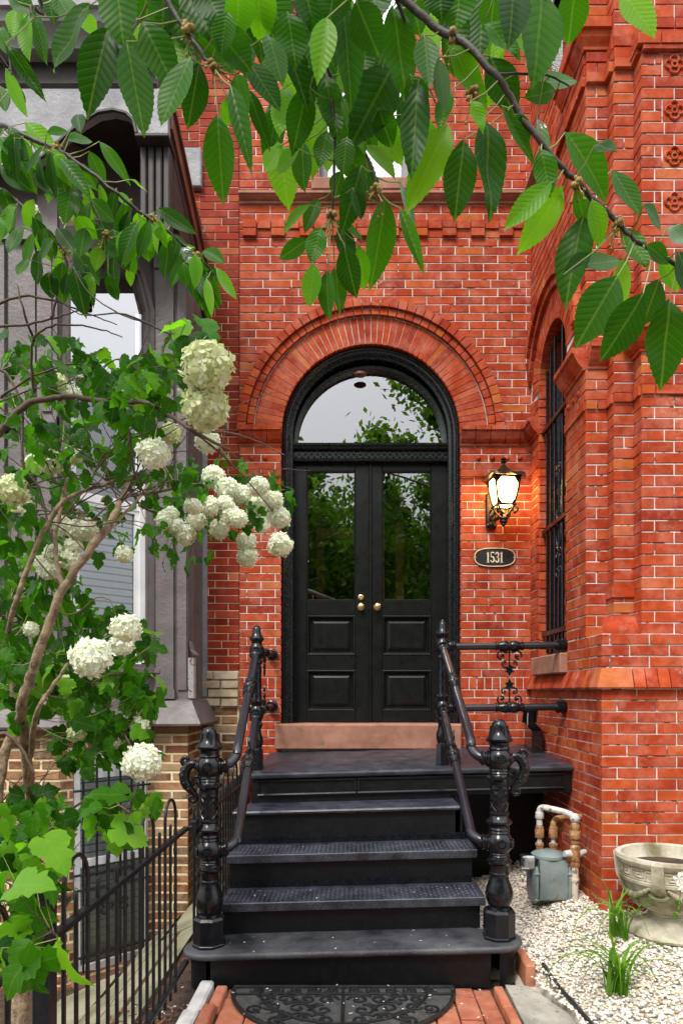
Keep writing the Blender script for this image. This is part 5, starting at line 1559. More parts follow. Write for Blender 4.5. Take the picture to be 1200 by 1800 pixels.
mb = MB(); mb.prism([(-1.19,4.60), (-1.135,4.60), (-1.135,1.40), (-1.19,1.40)], -.02, .01, lambda a, b_, c: (a, c, b_)); mb.build('corner_strip', M['palegrey'], gh)
fl = MB(); fl.loops([[(-1.165,-.49,1.80), (-1.150,-.44,1.80)], [(-1.155,-.50,1.74), (-1.13,-.45,1.73)], [(-1.135,-.52,1.715), (-1.10,-.46,1.70)], [(-1.135,-.52,1.70), (-1.10,-.46,1.69)]], closed=False, caps=False)
fl.build('loose_flashing', M['grey'], gh)
mb = MB(); mb.prism([(-1.168,-.5), (-1.135,-.47), (-1.135,-.40), (-1.168,-.38)], 1.39, 1.68, lambda a, b_, c: (a, b_, c)); mb.build('flashing_strip', M['pipe'], gh)

# areaway flagstones
ap = tag(MB().box(-3.4, -3.3, -.2, -.1, -.6, -.5).build('areaway', M['soil']), kind='structure')
def flag(P):
    mb = MB(); q = [(x, y, yard_z(x, y)) for x, y in P]
    mb.loops([[(x, y, z-.03) for x, y, z in q], [(x, y, z+.022) for x, y, z in q]])
    mb.build('flagstone', M['flag'], ap)
for P in ([(-.95,-1.1),(-.95,-.15),(-1.16,-.15),(-1.16,-1.1)], [(-.95,-2.0),(-.95,-1.11),(-1.20,-1.11),(-1.20,-2.0)], [(-1.21,-1.4),(-1.21,-.55),(-1.45,-.55),(-1.45,-1.4)], [(-1.21,-2.2),(-1.21,-1.41),(-1.50,-1.41),(-1.50,-2.2)], [(-1.51,-2.1),(-1.51,-.9),(-1.80,-1.15),(-1.80,-2.1)], [(-.95,-2.9),(-.95,-2.01),(-1.20,-2.01),(-1.20,-2.9)]): flag(P)

# ---------------------------------------------------------------- foliage meshes
def mesh_uv(name, vs, fs, uv, mat):
    me = bpy.data.meshes.new(name)
    me.from_pydata(vs, [], fs)
    l = me.uv_layers.new(name='UVMap')
    idx = np.zeros(len(me.loops), dtype=np.int32); me.loops.foreach_get('vertex_index', idx)
    l.data.foreach_set('uv', np.array(uv, dtype=np.float32)[idx].ravel())
    me.polygons.foreach_set('use_smooth', [True]*len(me.polygons))
    me.materials.append(mat)
    return me
def cherry_geo(seed, n=15):
    r = random.Random(seed); vs = []; fs = []; uv = []
    fold, droop, curl, wav = r.uniform(.10,.30), r.uniform(.02,.22), r.uniform(-.10,.10), r.uniform(.0,.035)
    for i in range(n+1):
        t = i/n
        w = .25*(math.sin(PI*t**.93)**.92)*(1-.10*t) if 0 < t < 1 else .0
        w = max(w, .003)*1.12
        if t > .88: w = .245*1.12*.28*((1-t)/.12)**1.1+.003
        tooth = .012 if (i % 1 == 0 and 0 < t < .97) else 0
        y = t
        for s_ in (-1, -.5, 0, .5, 1):
            x = s_*w
            yy = y
            z = fold*abs(x)-droop*(t*t)+wav*math.sin(9*t+s_)+curl*x
            vs.append((x, yy, z)); uv.append((x, yy))
        if i < n:
            # serration points between rows
            pass
    for i in range(n):
        a = i*5; b_ = a+5
        for k in range(4): fs.append((a+k, a+k+1, b_+k+1, b_+k))
    # teeth
    for i in range(1, n-1):
        for col, s_ in ((0, -1), (4, 1)):
            p, q = vs[i*5+col], vs[(i+1)*5+col]
            m_ = (p[0]*.35+q[0]*.65+s_*.014, p[1]*.35+q[1]*.65+.012, (p[2]+q[2])/2)
            vs.append(m_); uv.append((m_[0], m_[1]))
            f = (i*5+col, (i+1)*5+col, len(vs)-1)
            fs.append(f if s_ < 0 else f[::-1])
    return vs, fs, uv
CH = {}
for nm in ('cherryleaf', 'cherrybright', 'cherrypale'):
    CH[nm] = [mesh_uv('leaf', *cherry_geo(s_), M[nm]) for s_ in range(6)]
def vib_geo(seed):
    r = random.Random(seed)
    half = [(.0,.02), (.10,-.03), (.24,-.02), (.34,.07), (.47,.17), (.40,.24), (.50,.36), (.40,.40), (.33,.46), (.24,.50), (.33,.60), (.34,.72), (.24,.76), (.18,.86), (.09,.90), (0,1.0)]
    half = [(x*(1+r.uniform(-.10,.10)), y+r.uniform(-.015,.015)) for x, y in half]
    half[0] = (0,.0); half[-1] = (0,1.0)
    fold, droop = r.uniform(.1,.5), r.uniform(.05,.5)
    Z = lambda x, y: fold*abs(x)-droop*y*y-.18*x*x+.02*math.sin(14*x)+.02*math.sin(11*y)
    vs = []; uv = []; fs = []
    mids = [(0, y) for y in (.0,.12,.25,.38,.5,.62,.75,.88,1.0)]
    for p in mids: vs.append((p[0], p[1], Z(*p))); uv.append(p)
    for s_ in (-1, 1):
        b_ = len(vs)
        for x, y in half[1:-1]: vs.append((s_*x, y, Z(s_*x, y))); uv.append((s_*x, y))
        chain = [0]+list(range(b_, b_+len(half)-2))+[8]
        for k in range(len(chain)-1):
            y = (vs[chain[k]][1]+vs[chain[k+1]][1])/2
            mi = min(range(9), key=lambda q: abs(vs[q][1]-y*.92-.03))
            if k == 0: mi = 1
            f = (chain[k], chain[k+1], mi)
            if len(set(f)) == 3: fs.append(f if s_ > 0 else f[::-1])
            if k:
                yp = (vs[chain[k-1]][1]+vs[chain[k]][1])/2
                mp = 1 if k == 1 else min(range(9), key=lambda q: abs(vs[q][1]-yp*.92-.03))
                if mp != mi:
                    lo_, hi_ = min(mp, mi), max(mp, mi)
                    for q in range(lo_, hi_):
                        f = (chain[k], q, q+1)
                        if chain[k] not in (q, q+1): fs.append(f if s_ < 0 else f[::-1])
    return vs, fs, uv
VIBG = [vib_geo(s_) for s_ in range(5)]
VIB = [mesh_uv('leaf', *g_, M['vibleaf']) for g_ in VIBG]
VIBB = [mesh_uv('leaf', *g_, M['vibbright']) for g_ in VIBG]

def leaf_matrix(b_, t, nrm, w=None):
    b_, t = Vector(b_), Vector(t)
    y = t-b_; L = y.length
    y = y/L
    n = Vector(nrm); n = n-y*n.dot(y)
    if n.length < 1e-3: n = y.orthogonal()
    n.normalize()
    x = y.cross(n)
    sx = L if w is None else w/.5
    return Matrix(((x.x*sx, y.x*L, n.x*L, b_.x), (x.y*sx, y.y*L, n.y*L, b_.y), (x.z*sx, y.z*L, n.z*L, b_.z), (0,0,0,1)))

# ---------------------------------------------------------------- cherry tree overhead
rnd = random.Random(11)
ct = thing('cherry_tree', (-1.95, -6.7, 0), 'cherry tree whose leafy branches hang across the top of the view', 'tree')
trunk = catmull([(-1.95,-6.7,-.05), (-1.92,-6.68,.8), (-1.86,-6.6,1.8), (-1.7,-6.3,2.5), (-1.35,-5.7,2.95), (-.9,-5.0,3.05), (-.4,-4.55,2.85), (.2,-4.45,2.62)], 5)
MB().tube(trunk, [.14-.125*i/(len(trunk)-1) for i in range(len(trunk))], 12).build('trunk', M['cherrybark'], ct, smooth=60)
br_nodes = []
def branch(P, r0, r1, nm='branch', d0=None):
    pts = [p if isinstance(p, Vector) else U(*p) for p in P]
    c = catmull(pts, 5)
    # knobbly
    c = [p+Vector((rnd.uniform(-1,1), rnd.uniform(-1,1), rnd.uniform(-1,1)))*r0*.25 for p in c]
    MB().tube(c, [r0+(r1-r0)*i/(len(c)-1) for i in range(len(c))], 7).build(nm, M['cherrybark'], ct, smooth=60)
    br_nodes.extend(c)
    return c
LIMB = Vector((-.4,-4.55,2.85))
b1 = branch([Vector((.0,-4.5,2.75)), (590,-120,.97), (690,-20,.97), (760,42,.97), (815,75,.96), (870,130,.95), (905,185,.96), (950,250,.96), (1000,305,.97), (1040,345,.98), (1085,390,.98), (1130,430,.98), (1230,490,1.0)], .0062, .0028)
b2 = branch([LIMB, Vector((-.34,-4.42,2.6)), (290,-10,1.0), (325,50,1.0), (360,100,1.0), (375,118,1.0)], .0055, .002)
b3 = branch([LIMB+Vector((.1,.02,0)), Vector((-.12,-4.3,2.6)), (505,-30,1.08), (540,60,1.08), (572,130,1.08), (586,210,1.08), (587,300,1.09), (584,378,1.1)], .0050, .0018)
b3b = branch([(540,60,1.08), (590,150,1.1), (625,235,1.1), (650,290,1.1), (668,340,1.1)], .0035, .0015)
b4 = branch([Vector((-1.1,-5.3,3.0)), Vector((-1.0,-4.3,2.85)), (-60,170,1.5), (20,225,1.5), (70,250,1.5), (110,268,1.5), (150,295,1.5), (200,335,1.5), (245,372,1.52), (285,398,1.53), (325,432,1.55), (350,452,1.55), (372,476,1.56)], .006, .0022)
b5 = branch([(-60,300,1.6), (20,345,1.6), (70,395,1.6), (105,430,1.6), (120,470,1.6)], .0045, .002)
b6 = branch([Vector((-.95,-4.7,3.0)), (-30,60,1.25), (10,70,1.25), (20,130,1.25)], .004, .0015)
b7 = branch([Vector((-.6,-4.6,2.9)), (60,-40,1.2), (55,10,1.2), (60,30,1.2)], .004, .0015)
b8 = branch([(110,268,1.5), (150,330,1.5), (175,385,1.5), (190,420,1.5)], .003, .0012)
b9 = branch([(870,130,.95), (955,130,.97), (1000,150,.98)], .002, .0012)
b10 = branch([(690,-20,.97), (720,60,1.0), (735,110,1.02), (770,190,1.02)], .003, .0012)
b11 = branch([Vector((.2,-4.45,2.62)), (850,-60,.95), (930,-30,.95), (1010,-30,.95), (1085,-20,.95)], .004, .002)
# bud clusters with scales and stalks
for (px, py, d) in ((372,116,1.0), (583,380,1.1), (800,62,.96), (830,165,.97), (1012,322,.97), (1088,392,.98), (560,25,1.08), (330,52,1.0), (270,385,1.53), (100,255,1.5), (345,448,1.55), (115,440,1.6), (660,335,1.1), (455,-5,1.05), (185,412,1.5)):
    c = U(px, py, d); mb = MB()
    for k in range(9):
        v = Vector((rnd.uniform(-1,1), rnd.uniform(-1,1), rnd.uniform(-1,1))).normalized()
        mb.ball(c+v*.007, rnd.uniform(.003,.006), 5, 3)
    for k in range(7):
        v = Vector((rnd.uniform(-.7,.7), rnd.uniform(-.7,.7), rnd.uniform(-1.6,-.2)))
        e = c+v*.022
        mb.tube([c, c.lerp(e, .5)+Vector((0,0,.002)), e], .0008, 4); mb.ball(e, .0024, 5, 3)
    mb.build('bud_cluster', M['budscale'], ct, smooth=60)
NLEAF = [0]
def cleaf(bx, by, tx, ty, w, d, kind='d', dd=None):
    nm = {'d': 'cherryleaf', 'b': 'cherrybright', 'p': 'cherrypale'}[kind]
    d2 = d+(rnd.uniform(-.025, .03) if dd is None else dd)
    b_, t = U(bx, by, d), U(tx, ty, d2)
    me = CH[nm][rnd.randrange(6)]
    n = Vector((rnd.uniform(-.45,.45), -1, rnd.uniform(-.25,.55)))
    inst('leaf', me, leaf_matrix(b_, t, n, w*d/F), ct)
    q = min(br_nodes, key=lambda p: (p-b_).length)
    if (q-b_).length < .12:
        mid = q.lerp(b_, .5)+Vector((0,0,-.004))
        MB().tube([q, mid, b_, b_.lerp(t, .1)], [.0011,.0010,.0009,.0006], 5).build('leaf_stalk', M['stemgreen'], ct, smooth=60)
    NLEAF[0] += 1
TOP_L = """160 8 80 108 64|192 45 150 187 62|222 72 255 237 56|250 38 308 150 56|205 -50 207 65 68|335 100 280 218 56|350 110 332 215 46|383 200 388 350 52|380 50 442 120 60|435 105 493 192 46|405 150 440 278 30|400 170 395 225 22 b|435 155 472 255 24|415 130 428 200 36 b|487 80 475 145 46|540 150 515 265 46|555 180 548 300 42|532 250 530 332 38|495 255 466 300 36 b|525 262 482 300 34 b|325 -30 370 58 52|275 35 322 50 34|450 -40 460 72 62|530 -40 560 55 62|575 30 560 125 42|600 -5 625 175 52|625 0 665 95 56|690 10 715 165 56|690 115 622 243 72|720 -20 740 60 42|735 140 722 300 48|788 220 720 352 58 b|815 245 800 382 54|850 205 875 367 58|785 75 862 182 46|860 98 908 200 56|850 40 918 90 46|950 -15 950 130 74|1010 -30 1003 75 52|940 150 1018 125 50|975 160 925 165 36|993 232 1078 338 54|1075 298 1128 378 40|970 320 890 388 38 b|990 330 915 437 46 b|1025 380 990 520 58|1085 485 1018 597 68|1130 515 1065 635 66|1158 490 1130 572 48|1176 525 1165 678 66|1015 470 1103 442 44|990 482 1045 435 24|1045 255 1083 258 32|1130 360 1172 398 32|1158 450 1195 510 32|880 185 942 290 24|943 205 970 298 18 p|950 260 968 340 38|770 100 783 195 28 p|635 290 605 400 42|648 300 662 355 26|676 345 660 502 48|703 365 743 468 22|702 320 735 402 18 p|605 430 622 522 42|630 430 640 510 30 b|1090 -12 1155 45 50 b|1172 400 1215 425 36 p|1100 450 1070 590 34 b|545 360 490 403 30 b|542 420 490 455 28|565 400 545 457 36|552 462 543 540 34|575 475 573 555 32|588 470 600 545 30|600 395 615 470 34|560 350 535 400 26|585 385 640 415 26|570 130 592 235 40|600 170 650 260 44 b|640 255 700 300 34 b|665 190 690 260 40|745 60 755 150 42|790 160 770 220 30|830 175 850 225 24 b|1040 350 1060 430 34 b|1010 330 1035 400 30|1095 400 1140 470 34|1190 440 1225 520 50|1135 430 1180 460 30|900 -30 905 60 56|870 -20 860 60 44|810 -40 800 50 60|770 -50 775 30 56|660 -40 655 30 60|640 60 640 130 44|560 60 590 120 40|505 20 520 110 52|470 60 500 130 40|420 -30 415 60 58|400 20 385 90 44|470 -20 500 60 56|590 -50 580 40 60|540 90 560 180 36|505 150 488 230 40 b|300 60 318 130 40 b|290 -40 285 40 60|350 -40 385 30 56|250 -50 262 50 60|690 50 660 120 50|720 130 745 200 40|610 240 600 300 36|575 230 560 290 34|600 300 585 350 30|620 330 640 380 30|900 200 930 250 30|870 140 850 190 30"""
for rec in TOP_L.split('|'):
    f = rec.split(); bx, by, tx, ty, w = map(float, f[:5])
    d = 1.09 if (470 < bx < 720 and by > 40) else (1.0 if bx < 480 else .97)
    cleaf(bx, by, tx, ty, w, d+rnd.uniform(-.04, .05), f[5] if len(f) > 5 else ('b' if rnd.random() < .12 else 'd'))
LEFT_L = """45 215 98 262 30|80 268 124 325 26|120 247 162 240 30|157 265 185 325 24|175 248 227 315 22|228 315 260 332 12|137 200 139 225 24|82 235 122 225 16|150 290 168 330 24|275 365 345 410 24|245 380 262 440 30|272 385 290 425 22 b|258 415 258 460 32|195 420 215 460 32|230 400 218 460 36 b|200 450 197 512 30|230 465 228 502 16 b|130 440 175 500 34|95 420 65 450 34|130 470 148 552 30|110 460 105 535 36|85 478 90 522 30|50 455 28 480 30|152 465 165 540 16|322 462 328 500 24|350 468 368 535 26|335 475 340 520 22|368 482 362 560 22|380 470 415 525 18 b|358 440 392 455 24|10 75 75 170 24|10 120 47 205 24|30 15 20 55 28 b|48 25 42 95 32 b|62 20 75 105 30|0 150 10 195 24|15 -10 60 20 30|100 -10 130 40 40|0 240 45 285 30|20 235 60 290 28|0 290 50 330 30|40 270 60 340 26|60 300 100 340 30|100 300 130 350 26|110 350 150 380 28 b|160 350 200 390 28|130 380 170 420 30 b|170 390 200 430 26|210 380 230 420 26|60 350 40 400 28|80 400 70 440 26|40 400 10 440 28|5 330 20 380 26|150 400 140 450 28|180 430 165 470 28|215 440 240 480 26 b|285 400 300 440 20|300 415 330 430 18|320 430 345 470 20 p|300 390 330 385 16|250 370 240 410 22|200 340 235 360 20|205 330 190 380 22|0 380 -10 430 24|70 440 60 500 28|100 400 130 440 26|120 480 110 520 22|190 480 205 530 24|160 480 150 530 24 b|25 150 40 190 22|0 50 15 90 26|80 -20 95 30 36|30 -30 40 20 36|140 20 170 60 34"""
for rec in LEFT_L.split('|'):
    f = rec.split(); bx, by, tx, ty, w = map(float, f[:5])
    d = 1.22 if by < 130 else 1.53
    cleaf(bx, by, tx, ty, w, d+rnd.uniform(-.06, .08), f[5] if len(f) > 5 else ('b' if rnd.random() < .25 else 'd'))

for k in range(70):
    q = rnd.choice(b4[8:]+b5+b8)
    pq_ = proj(q)
    bx, by = pq_[0]+rnd.uniform(-22, 22), pq_[1]+rnd.uniform(-6, 22)
    an = rnd.gauss(-1.45, .55); L = rnd.uniform(46, 82)
    cleaf(bx, by, bx+L*math.cos(an), by-L*math.sin(an), L*rnd.uniform(.25, .46), pq_[2]+rnd.uniform(-.05, .10), rnd.choice('ddbbd'))
for k in range(46):
    bx, by = rnd.uniform(230, 900), rnd.uniform(-40, 60)
    an = rnd.gauss(-1.5, .5); L = rnd.uniform(85, 130)
    cleaf(bx, by, bx+L*math.cos(an), by-L*math.sin(an), L*rnd.uniform(.25, .46), rnd.uniform(1.02, 1.2), rnd.choice('dddbb'))
for k in range(26):
    bx, by = rnd.uniform(470, 720), rnd.uniform(80, 260)
    an = rnd.gauss(-1.5, .5); L = rnd.uniform(70, 110)
    cleaf(bx, by, bx+L*math.cos(an), by-L*math.sin(an), L*rnd.uniform(.25, .46), rnd.uniform(1.12, 1.25), rnd.choice('ddb'))

# ---------------------------------------------------------------- snowball viburnum
vb = thing('snowball_bush', (-1.02, -3.3, -.05), 'snowball viburnum bush with round white flower heads behind the fence', 'bush')
vnodes = []
def stem(P, r0, r1, mat_='bark', nm='stem', k=5, wob=.2):
    pts = [p if isinstance(p, Vector) else U(*p) for p in P]
    c = catmull(pts, k)
    c = [p+Vector((rnd.uniform(-1,1), rnd.uniform(-1,1), rnd.uniform(-1,1)))*r0*wob for p in c]
    MB().tube(c, [r0+(r1-r0)*i/(len(c)-1) for i in range(len(c))], 8).build(nm, M[mat_], vb, smooth=60)
    vnodes.extend(c)
    return c
stem([(38,1830,2.15), (44,1680,2.15), (50,1540,2.15), (54,1400,2.15), (46,1337,2.15), (33,1275,2.15), (25,1212,2.15), (14,1120,2.15), (20,1060,2.1)], .017, .010)
stem([(54,1420,2.15), (42,1300,1.95), (37,1246,1.82), (54,1192,1.78), (83,1108,1.76), (112,1033,1.75), (154,975,1.75), (200,908,1.8), (225,850,1.9)], .0155, .008)
stem([(112,1033,1.75), (100,990,1.75), (98,940,1.78), (108,890,1.8), (118,840,1.85)], .007, .004)
stem([(154,975,1.75), (190,935,1.8), (240,880,1.9), (262,850,2.0)], .005, .003)
stem([(-20,1560,2.0), (0,1380,2.05), (17,1296,2.08), (40,1242,2.1)], .016, .014)
stem([(8,1150,2.0), (17,1100,1.8), (46,1004,1.75), (96,900,1.75), (130,870,1.8), (190,850,1.85), (235,835,1.9)], .008, .004)
stem([(54,1330,2.0), (62,1262,1.75), (83,1221,1.72), (120,1167,1.72)], .008, .004)
stem([(-60,820,1.7), (0,759,1.7), (22,732,1.7), (52,708,1.7), (97,699,1.7), (135,699,1.7), (202,708,1.65), (244,706,1.6), (277,717,1.55), (319,744,1.5), (345,759,1.5), (400,790,1.6)], .010, .003, 'twig')
stem([(217,715,1.62), (229,770,1.65), (236,830,1.7), (260,880,1.8)], .004, .002, 'twig')
stem([(0,650,1.8), (15,661,1.8), (38,717,1.8), (41,819,1.8), (68,856,1.8), (90,950,1.8)], .004, .003, 'twig')
stem([(-30,1300,1.6), (10,1290,1.6), (40,1320,1.6), (60,1360,1.6)], .006, .003, 'twig')
stem([(-20,905,1.9), (30,900,1.9), (58,906,1.9)], .008, .005)
stem([(240,870,2.1), (300,860,2.3), (370,850,2.4), (430,870,2.45), (500,940,2.45)], .006, .002, 'twig')
stem([(225,850,2.1), (250,890,2.2), (300,910,2.3), (350,920,2.35), (440,960,2.4)], .005, .002, 'twig')
stem([(345,759,1.5), (400,760,1.6), (450,775,1.7), (500,800,1.7)], .003, .0012, 'twig')
stem([(319,744,1.5), (380,790,1.6), (430,840,1.8), (480,900,2.0)], .003, .0012, 'twig')
stem([(120,1167,2.0), (150,1190,1.95), (200,1260,1.9), (240,1330,1.85)], .004, .002, 'twig')
stem([(40,1600,2.1), (80,1480,1.9), (130,1420,1.8), (180,1400,1.75), (230,1430,1.7)], .005, .002, 'twig')
stem([(30,1700,2.1), (60,1660,1.7), (90,1640,1.5), (110,1660,1.4)], .004, .002, 'twig')
# bare dark twigs, upper left
for k in range(84):
    a = rnd.choice(vnodes)
    pa = proj(a)
    if not (-50 < pa[0] < 420 and 560 < pa[1] < 1150): continue
    L = rnd.uniform(.10, .32); an = rnd.uniform(-.4, 3.4)
    v = Vector((math.cos(an)*1.0, rnd.uniform(-.35,.35), math.sin(an)*.7)).normalized()
    P = [a, a+v*L*.35+Vector((0,0,rnd.uniform(-.02,.02))), a+v*L*.7+Vector((0,0,rnd.uniform(-.04,.03))), a+v*L+Vector((rnd.uniform(-.03,.03),0,rnd.uniform(-.06,.05)))]
    stem(P, .0022, .0008, 'twig', 'twig', 4, .4)
for P in ([(-20,540,1.6),(40,520,1.6),(100,530,1.6),(150,550,1.6),(205,570,1.6)], [(-20,575,1.6),(50,570,1.6),(110,555,1.6),(160,540,1.6)], [(60,690,1.7),(55,610,1.65),(75,580,1.62),(120,570,1.6),(180,580,1.6),(215,592,1.6)], [(60,600,1.65),(40,540,1.6),(30,500,1.6)], [(0,700,1.7),(60,660,1.7),(150,640,1.7),(210,690,1.65)], [(90,560,1.6),(100,520,1.6),(95,480,1.6)]):
    stem(P, .0035, .0012, 'twig', 'twig', 5, .5)

# flower heads
def head_mesh(seed, mat_, nf=78):
    r = random.Random(seed); mb = MB()
    mb.ball((0,0,0), .40, 12, 8)
    for i in range(nf):
        z = 1-2*(i+.5)/nf; a = i*2.39996
        n = Vector((math.sqrt(1-z*z)*math.cos(a), math.sqrt(1-z*z)*math.sin(a), z))
        n = (n+Vector((r.uniform(-.2,.2), r.uniform(-.2,.2), r.uniform(-.2,.2)))).normalized()
        c = n*r.uniform(.38, .50); x = n.orthogonal().normalized(); y = n.cross(x); rot = r.uniform(0, 6)
        s_ = r.uniform(.16, .22)
        for p in range(5):
            t = rot+2*PI*p/5
            d1 = x*math.cos(t)+y*math.sin(t); d2 = x*math.cos(t-.5)+y*math.sin(t-.5); d3 = x*math.cos(t+.5)+y*math.sin(t+.5)
            up = r.uniform(-.15, .6)
            b_ = len(mb.v)
            mb.add([c, c+d2*s_*.75+n*s_*(up*.5+.12), c+d1*s_+n*s_*up, c+d3*s_*.75+n*s_*(up*.5+.02)], [(0,1,2,3)])
    me = bpy.data.meshes.new('flower_head'); me.from_pydata(mb.v, [], mb.f)
    me.materials.append(M[mat_]); return me
HW = [head_mesh(i, 'petal') for i in range(3)]; HO = [head_mesh(10+i, 'petalold') for i in range(2)]
HEADS = """365 645 92 o|360 716 84 o|270 797 60|97 675 44 o|125 697 40|365 775 44|330 690 32|300 762 36 o|375 838 42|400 860 44|425 870 42|452 890 40|480 880 38|490 910 42|455 855 38|493 958 46|433 952 36|435 980 40|405 905 38|385 930 36|345 915 36|370 890 36|325 940 38|290 915 34|160 1156 74|222 1105 56|250 1340 68|245 1275 36|202 1306 22|218 975 32|90 812 46 o|22 862 56 o|48 893 30|75 990 32|122 985 38|97 975 42|110 925 36|150 930 42|55 1107 28|60 815 32|215 1132 42|135 932 40|85 1002 38|130 960 32|310 925 34|300 905 30|340 890 32|395 885 32|420 912 32|460 922 32|130 800 34 o|190 1000 0|55 370 26|120 380 30 o|135 1290 34 o|190 1295 28 o|115 1200 30 o"""
for rec in HEADS.split('|'):
    f = rec.split(); px, py, dm = map(float, f[:3])
    if dm < 5: continue
    d = min(2.3, max(1.3, .080*F/dm))
    near = min(vnodes, key=lambda q: math.hypot(proj(q)[0]-px, proj(q)[1]-py))
    d = .45*d+.55*min(2.4, max(1.3, proj(near)[2]))-.12
    c = U(px, py, d); s_ = dm*d/F*.92
    me = rnd.choice(HO if len(f) > 3 else HW)
    Mx = Matrix.Translation(c) @ Matrix.Rotation(rnd.uniform(0, 6), 4, 'X') @ Matrix.Rotation(rnd.uniform(0, 6), 4, 'Z') @ Matrix.Diagonal((s_, s_, s_*rnd.uniform(.85, 1), 1))
    inst('flower_head', me, Mx, vb)
    q = min(vnodes, key=lambda p: (p-c).length)
    if (q-c).length < .32:
        MB().tube(catmull([q, q.lerp(c, .5)+Vector((0,0,.012)), c], 4), .0012, 5).build('flower_stalk', M['stemgreen'], vb, smooth=60)
        vnodes.append(q.lerp(c, .5))
# leaves
BLOBS = [(120,650,110,60,30,1.6,1.9,30,52), (250,680,90,60,34,1.45,1.8,34,58), (60,760,90,80,34,1.6,2.2,30,50), (200,780,110,70,34,1.7,2.3,28,46), (370,870,110,70,56,2.1,2.5,20,36), (320,960,60,40,14,2.2,2.5,18,32), (470,880,50,50,26,2.2,2.5,18,30), (60,900,90,90,40,1.8,2.3,30,50), (170,930,90,60,22,2.0,2.4,24,40), (70,1060,90,90,48,1.9,2.3,30,50), (190,1120,80,60,34,1.9,2.2,28,46), (60,1190,90,70,40,1.8,2.2,34,56), (190,1220,90,70,54,1.8,2.1,30,48), (150,1300,60,50,22,1.8,2.1,34,50), (235,1290,50,60,20,1.75,2.0,28,44), (60,1130,80,60,20,1.9,2.2,28,46), (40,1440,60,50,22,1.6,2.0,40,66), (140,1415,80,28,18,1.6,1.9,34,54), (25,1530,50,60,20,1.45,1.9,46,72), (30,1650,40,60,9,1.35,1.6,56,80), (205,1440,45,20,7,1.6,1.8,38,56), (40,620,60,40,14,1.7,2.0,26,44), (330,600,40,40,7,1.4,1.6,44,64), (10,1000,40,200,30,1.7,2.2,30,50), (270,1390,40,30,5,1.7,1.8,34,50)]
cand = []
for (cx, cy, rx, ry, n, d0, d1, s0_, s1_) in BLOBS+[(cx_, cy_, rx_, ry_, int(n__*.9), d1_+.05, d1_+.35, s0__*.6, s1__*.7) for cx_, cy_, rx_, ry_, n__, d0_, d1_, s0__, s1__ in BLOBS[:17]]:
    for i in range(n if cy > 1400 else int(n*1.45)):
        a = rnd.uniform(0, 2*PI); q = math.sqrt(rnd.random())
        px, py = cx+rx*q*math.cos(a), cy+ry*q*math.sin(a)
        d = rnd.uniform(d0, d1); s_ = rnd.uniform(s0_, s1_)*(.92 if cy > 1400 else .78)
        cand.append((s_, px, py, d))
for (s_, px, py, d) in ((95,62,1665,1.32), (92,105,1655,1.30), (80,40,1700,1.3), (70,195,1455,1.6), (72,225,1400,1.6), (86,20,1560,1.4), (80,75,1470,1.5), (70,330,590,1.42), (60,352,560,1.45)): cand.append((s_, px, py, d))
cand.sort(reverse=True)
restv, restf, restuv = [], [], []
for k, (s_, px, py, d) in enumerate(cand):
    b_ = U(px, py, d); L = s_*d/F
    an = rnd.gauss(-PI/2, .9)
    v = Vector((math.cos(an), rnd.uniform(-.5,.3), math.sin(an))).normalized()
    n = Vector((rnd.uniform(-.9,.9), -rnd.uniform(-.1,1), rnd.uniform(-.2,1.1)))
    Mx = leaf_matrix(b_, b_+v*L, n)
    gi = rnd.randrange(5)
    if k < 300: inst('leaf', (VIBB if rnd.random() < .3 else VIB)[gi], Mx, vb)
    else:
        o_ = len(restv); vs, fs, uv = VIBG[gi]
        restv.extend([(Mx @ Vector(p))[:] for p in vs]); restf.extend([tuple(i+o_ for i in f) for f in fs]); restuv.extend(uv)
    if k % 2 == 0:
        q = min(vnodes, key=lambda p: (p-b_).length)
        if .01 < (q-b_).length < .22:
            MB().tube([q, q.lerp(b_, .55)+Vector((0,0,-.006)), b_], [.0013,.0011,.0009], 4).build('leaf_stalk', M['twig'] if k % 4 else M['stemgreen'], vb)
if restv:
    me = mesh_uv('small_leaves', restv, restf, restuv, M['vibleaf'])
    o = bpy.data.objects.new('small_leaves', me); COL.objects.link(o); par(o, vb); tag(o, kind='stuff')

# ---------------------------------------------------------------- dark yew behind the bush
yw = thing('yew_shrub', (-1.45, -2.6, -.3), 'dark green needled yew shrub below the grey house window', 'shrub')
nv, nf = [], []
for k in range(70):
    px, py, d = rnd.uniform(-40, 130), rnd.uniform(1390, 1640), rnd.uniform(2.6, 3.1)
    a = U(px, py, d)
    v = Vector((rnd.uniform(-.6,.8), rnd.uniform(-.8,.3), rnd.uniform(-.1,.9))).normalized()
    L = rnd.uniform(.10, .20)
    if k < 40: MB().tube([a-v*.05, a+v*L], [.003,.001], 4).build('twig', M['twig'], yw)
    for i in range(34):
        p = a+v*L*i/34
        w = v.orthogonal().normalized(); w.rotate(Matrix.Rotation(i*2.4+rnd.uniform(-.4,.4), 3, v))
        t = (w+v*.6).normalized()*rnd.uniform(.014,.022); s_ = v.cross(w)*.0018
        b_ = len(nv); nv += [(p-s_)[:], (p+s_)[:], (p+t)[:]]; nf.append((b_, b_+1, b_+2))
me = bpy.data.meshes.new('needles'); me.from_pydata(nv, [], nf); me.materials.append(M['yew'])
o = bpy.data.objects.new('needles', me); COL.objects.link(o); par(o, yw); tag(o, kind='stuff')
mb = MB(); mb.tube([(-1.42,-2.55,-.5), (-1.40,-2.5,.2), (-1.36,-2.5,.9)], [.03,.025,.01], 8); mb.build('stem', M['bark'], yw, smooth=60)

